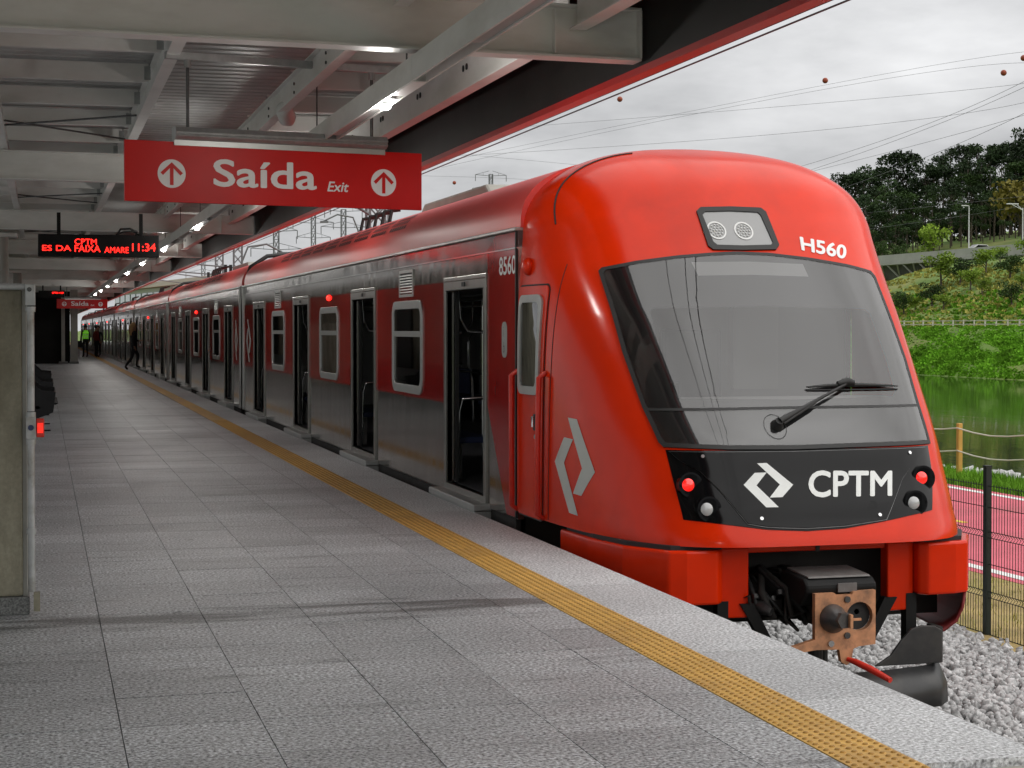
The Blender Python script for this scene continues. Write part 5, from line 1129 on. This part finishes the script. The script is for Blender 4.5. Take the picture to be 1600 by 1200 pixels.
for k, (px, yb, hp, wd) in enumerate(SB): tree(px, ground_hit(px, yb) + .5, yb - hp, 6 + k % 3, 'leaf_bright' if k % 3 != 1 else 'leaf_mid', 'shrub', 'yellow green shrub ' + WHERE[k] if k % 3 != 1 else 'green shrub ' + WHERE[k], 'shrub', 'shrubs on the embankment', wd, yb)

# ------------------------------------------------------------------ pylons, wires, masts, building behind the train
def pylon(px, zc, ytop, wd, label, hgt=46, arms=3):
    tp = at_px(px, ytop, zc); x, y, zt = tp; z0 = zt - hgt; t = thing('power_pylon', label, 'pylon', (x, y, z0), 'high voltage pylons')
    half = lambda z: wd * (.16 + .84 * max(0, (zt - 14 - z) / (hgt - 14)) ** 1.1); zs_ = list(np.linspace(z0, zt - 14, 7)) + list(np.linspace(zt - 11, zt - 1, 5))
    for sx_, sy_ in ((-1, -1), (1, -1), (1, 1), (-1, 1)): MB().tube([(x + sx_ * half(z), y + sy_ * half(z), z) for z in zs_], .11, 4).build('leg', 'far_steel', t)
    mb = MB()
    for za, zb in zip(zs_[:-1], zs_[1:]):
        for (ax, ay), (bx, by) in (((-1, -1), (1, -1)), ((1, -1), (1, 1)), ((1, 1), (-1, 1)), ((-1, 1), (-1, -1))):
            a, b = half(za), half(zb); mb.tube([(x + ax * a, y + ay * a, za), (x + bx * b, y + by * b, zb)], .06, 4, False); mb.tube([(x + bx * a, y + by * a, za), (x + ax * b, y + ay * b, zb)], .06, 4, False); mb.tube([(x + ax * b, y + ay * b, zb), (x + bx * b, y + by * b, zb)], .06, 4, False)
    mb.build('lattice', 'far_steel', t)
    for k in range(arms):
        z = zt - 1.5 - k * 4.5; w_ = (5.2, 6.2, 5.2)[k % 3]
        for s in (-1, 1):
            am = MB().tube([(x + s * half(z), y, z), (x + s * w_, y, z + .3)], .09, 4).tube([(x + s * half(z), y, z + 1.6), (x + s * w_, y, z + .3)], .07, 4).tube([(x + s * w_ * .5, y, z + .9), (x + s * w_ * .5, y, z)], .05, 4).build('arm', 'far_steel', t)
            MB().tube([(x + s * w_, y, z + .3), (x + s * w_, y, z - 1.8)], .12, 6).build('insulator', 'far_steel', am)
pylon(432, 420, 352, 4, 'lattice pylon left, seen between canopy edge and train roof'); pylon(490, 520, 318, 4, 'tall thin lattice pylon right of the left one'); pylon(537, 470, 322, 4, 'lattice pylon partly hidden below the large exit sign')
pylon(767, 560, 268, 3.5, 'lone pylon top standing above the train roof near the nose'); pylon(318, 620, 402, 4, 'far small pylon low above the train roof')
def wire(label, pts, r, m_='wire'): return tag(MB().tube(pts, r, 5, False).build('overhead_wire', m_, None, 60), label, 'wire')
def sag(a, b, s, n=14): a, b = Vector(a), Vector(b); return [a.lerp(b, k / n) - Vector((0, 0, s * 4 * (k / n) * (1 - k / n))) for k in range(n + 1)]
wire('contact wire running along the canopy edge above the track', [(CX, -20, 3.86), (CX, 230, 3.86)], .0065)
wire('messenger wire high above the track', [(CX - .1, -20, 4.9), (CX - .1, 230, 4.9)], .009); wire('second contact wire close beside the first', [(CX + .16, -20, 3.88), (CX + .16, 230, 3.88)], .008)
HV = [((700, 252), (1330, 126), (1640, 82), 260), ((690, 262), (1330, 133), (1640, 108), 250), ((600, 215), (1330, 158), (1640, 122), 240), ((640, 248), (1250, 207), (1640, 150), 230), ((560, 228), (900, 258), (1300, 300), 300), ((1180, 280), (1420, 205), (1650, 100), 190), ((1190, 290), (1420, 212), (1650, 112), 188), ((1240, 275), (1450, 222), (1650, 165), 200), ((1300, 300), (1480, 232), (1650, 150), 180), ((640, 275), (760, 278), (900, 286), 320), ((1330, 335), (1500, 318), (1650, 300), 300), ((1340, 360), (1500, 338), (1650, 312), 295)]
NM = ['topmost', 'second', 'third', 'fourth', 'falling left', 'steep upper', 'steep second', 'steep third', 'steep lowest', 'short low left', 'upper line across the wood', 'lower line across the wood']
for (a, b, c, z), nm in zip(HV, NM):
    P = [at_px(*a, z * 1.25), at_px(*b, z), at_px(*c, z * .82)]; pts = [P[0] * (1 - q) ** 2 + (P[1] * 2 - (P[0] + P[2]) * .5) * 2 * q * (1 - q) + P[2] * q * q for q in np.linspace(0, 1, 24)]
    wire('high voltage power line in the sky, ' + nm, pts, .022, 'wire_grey' if 'wood' not in nm else 'far_steel')
for px, py, zc, nm in ((968, 156, 258, 'leftmost large'), (1288, 127, 250, 'middle'), (1566, 115, 235, 'right'), (1597, 92, 232, 'at the right picture edge'), (710, 286, 330, 'smallest, above the train roof')):
    c = at_px(px, py, zc); tag(MB().ball(c, .42 if zc < 300 else .36, 16, 10).build('marker_ball', 'marker_orange', None, 60), 'dark orange marker ball on the power line, ' + nm, 'marker ball', 'marker balls on the power lines')
def mast(px, zc, ytop, label):
    p = at_px(px, ytop, zc); x, y = p.x, p.y; t = thing('catenary_mast', label, 'mast', (x, y, -1.4)); w_ = .2
    for sx_ in (-1, 1):
        for sy_ in (-1, 1): MB().bar((x + sx_ * w_, y + sy_ * w_, -1.4), (x + sx_ * w_, y + sy_ * w_, p.z), .05, .05).build('leg', 'far_steel', t)
    mb = MB(); z = -1.2
    while z < p.z - .5:
        for sy_ in (-1, 1): mb.bar((x - w_, y + sy_ * w_, z), (x + w_, y + sy_ * w_, z + .45), .03, .03); mb.bar((x + w_, y + sy_ * w_, z), (x - w_, y + sy_ * w_, z + .45), .03, .03)
        z += .5
    mb.build('lattice', 'far_steel', t); MB().tube([(x, y, 4.6), (CX + .1, y, 4.9)], .04, 6).tube([(x, y, 3.9), (CX + .9, y, 4.3), (CX - .1, y, 4.85)], .03, 6).build('arm', 'far_steel', t)
    for q in (.35, .6): MB().tube([(x - q, y, 4.2), (x - q, y, 4.75)], .08, 8).build('insulator', 'rubber', t)
mast(590, 36, 280, 'grey lattice catenary mast behind the train below the exit sign'); mast(343, 95, 392, 'far lattice catenary mast with dark insulators'); mast(372, 84, 372, 'second far lattice catenary mast among the wires')
def roadlamp(px, zc, ytop, s, label):
    p = at_px(px, ytop, zc); t = thing('street_lamp', label, 'lamp', (p.x, p.y, -1.4)); MB().tube([(p.x, p.y, -1.4), (p.x, p.y, p.z - 1.2), (p.x + s * .4, p.y, p.z - .2), (p.x + s * 1.6, p.y, p.z), (p.x + s * 2.6, p.y, p.z - .5)], .07, 6).build('curved_pole', 'far_steel', t, 60); MB().box(p.x + s * 2.6 - .3, p.x + s * 2.6 + .3, p.y - .12, p.y + .12, p.z - .66, p.z - .5).build('head', 'far_steel', t)
roadlamp(378, 110, 381, 1, 'curved arm lamp just above the train roof left')
roadlamp(560, 130, 336, -1, 'curved arm lamp below the middle of the exit sign')
bl = at_px(180, 470, 260); br_ = at_px(345, 470, 200); bt = thing('station_building', 'pale green glazed building far behind the train at left', 'building', (bl.x, bl.y, -1.4)); Lb = (br_ - bl).length; ud = Vector((br_.x - bl.x, br_.y - bl.y, 0)).normalized(); ang = math.atan2(ud.y, ud.x)
def bbox(nm, a0, a1, d0, d1, z0, z1, m_, par):
    nn = Vector((-ud.y, ud.x, 0)); mb = MB(); mb.v = [tuple(Vector((bl.x, bl.y, 0)) + ud * a + nn * d + Vector((0, 0, z))) for z in (z0, z1) for d in (d0, d1) for a in (a0, a1)]
    mb.f = [(0, 2, 3, 1), (4, 5, 7, 6), (0, 1, 5, 4), (2, 6, 7, 3), (0, 4, 6, 2), (1, 3, 7, 5)]; return mb.build(nm, m_, par)
wlb = bbox('wall', 0, Lb, 0, 14, -1.4, 7.2, 'building_pale', bt); bbox('roof', -1, Lb + 1, -1, 15, 7.25, 7.9, 'building_roof', bt)
for k in range(16):
    a = 1 + k * (Lb - 2) / 16; wq = bbox('window', a, a + (Lb - 2) / 16 * .78, -.12, -.02, 3.6, 6.6, 'building_glass', bt); bbox('frame', a, a + (Lb - 2) / 16 * .78, -.16, -.125, 5.0, 5.15, 'building_pale', wq)
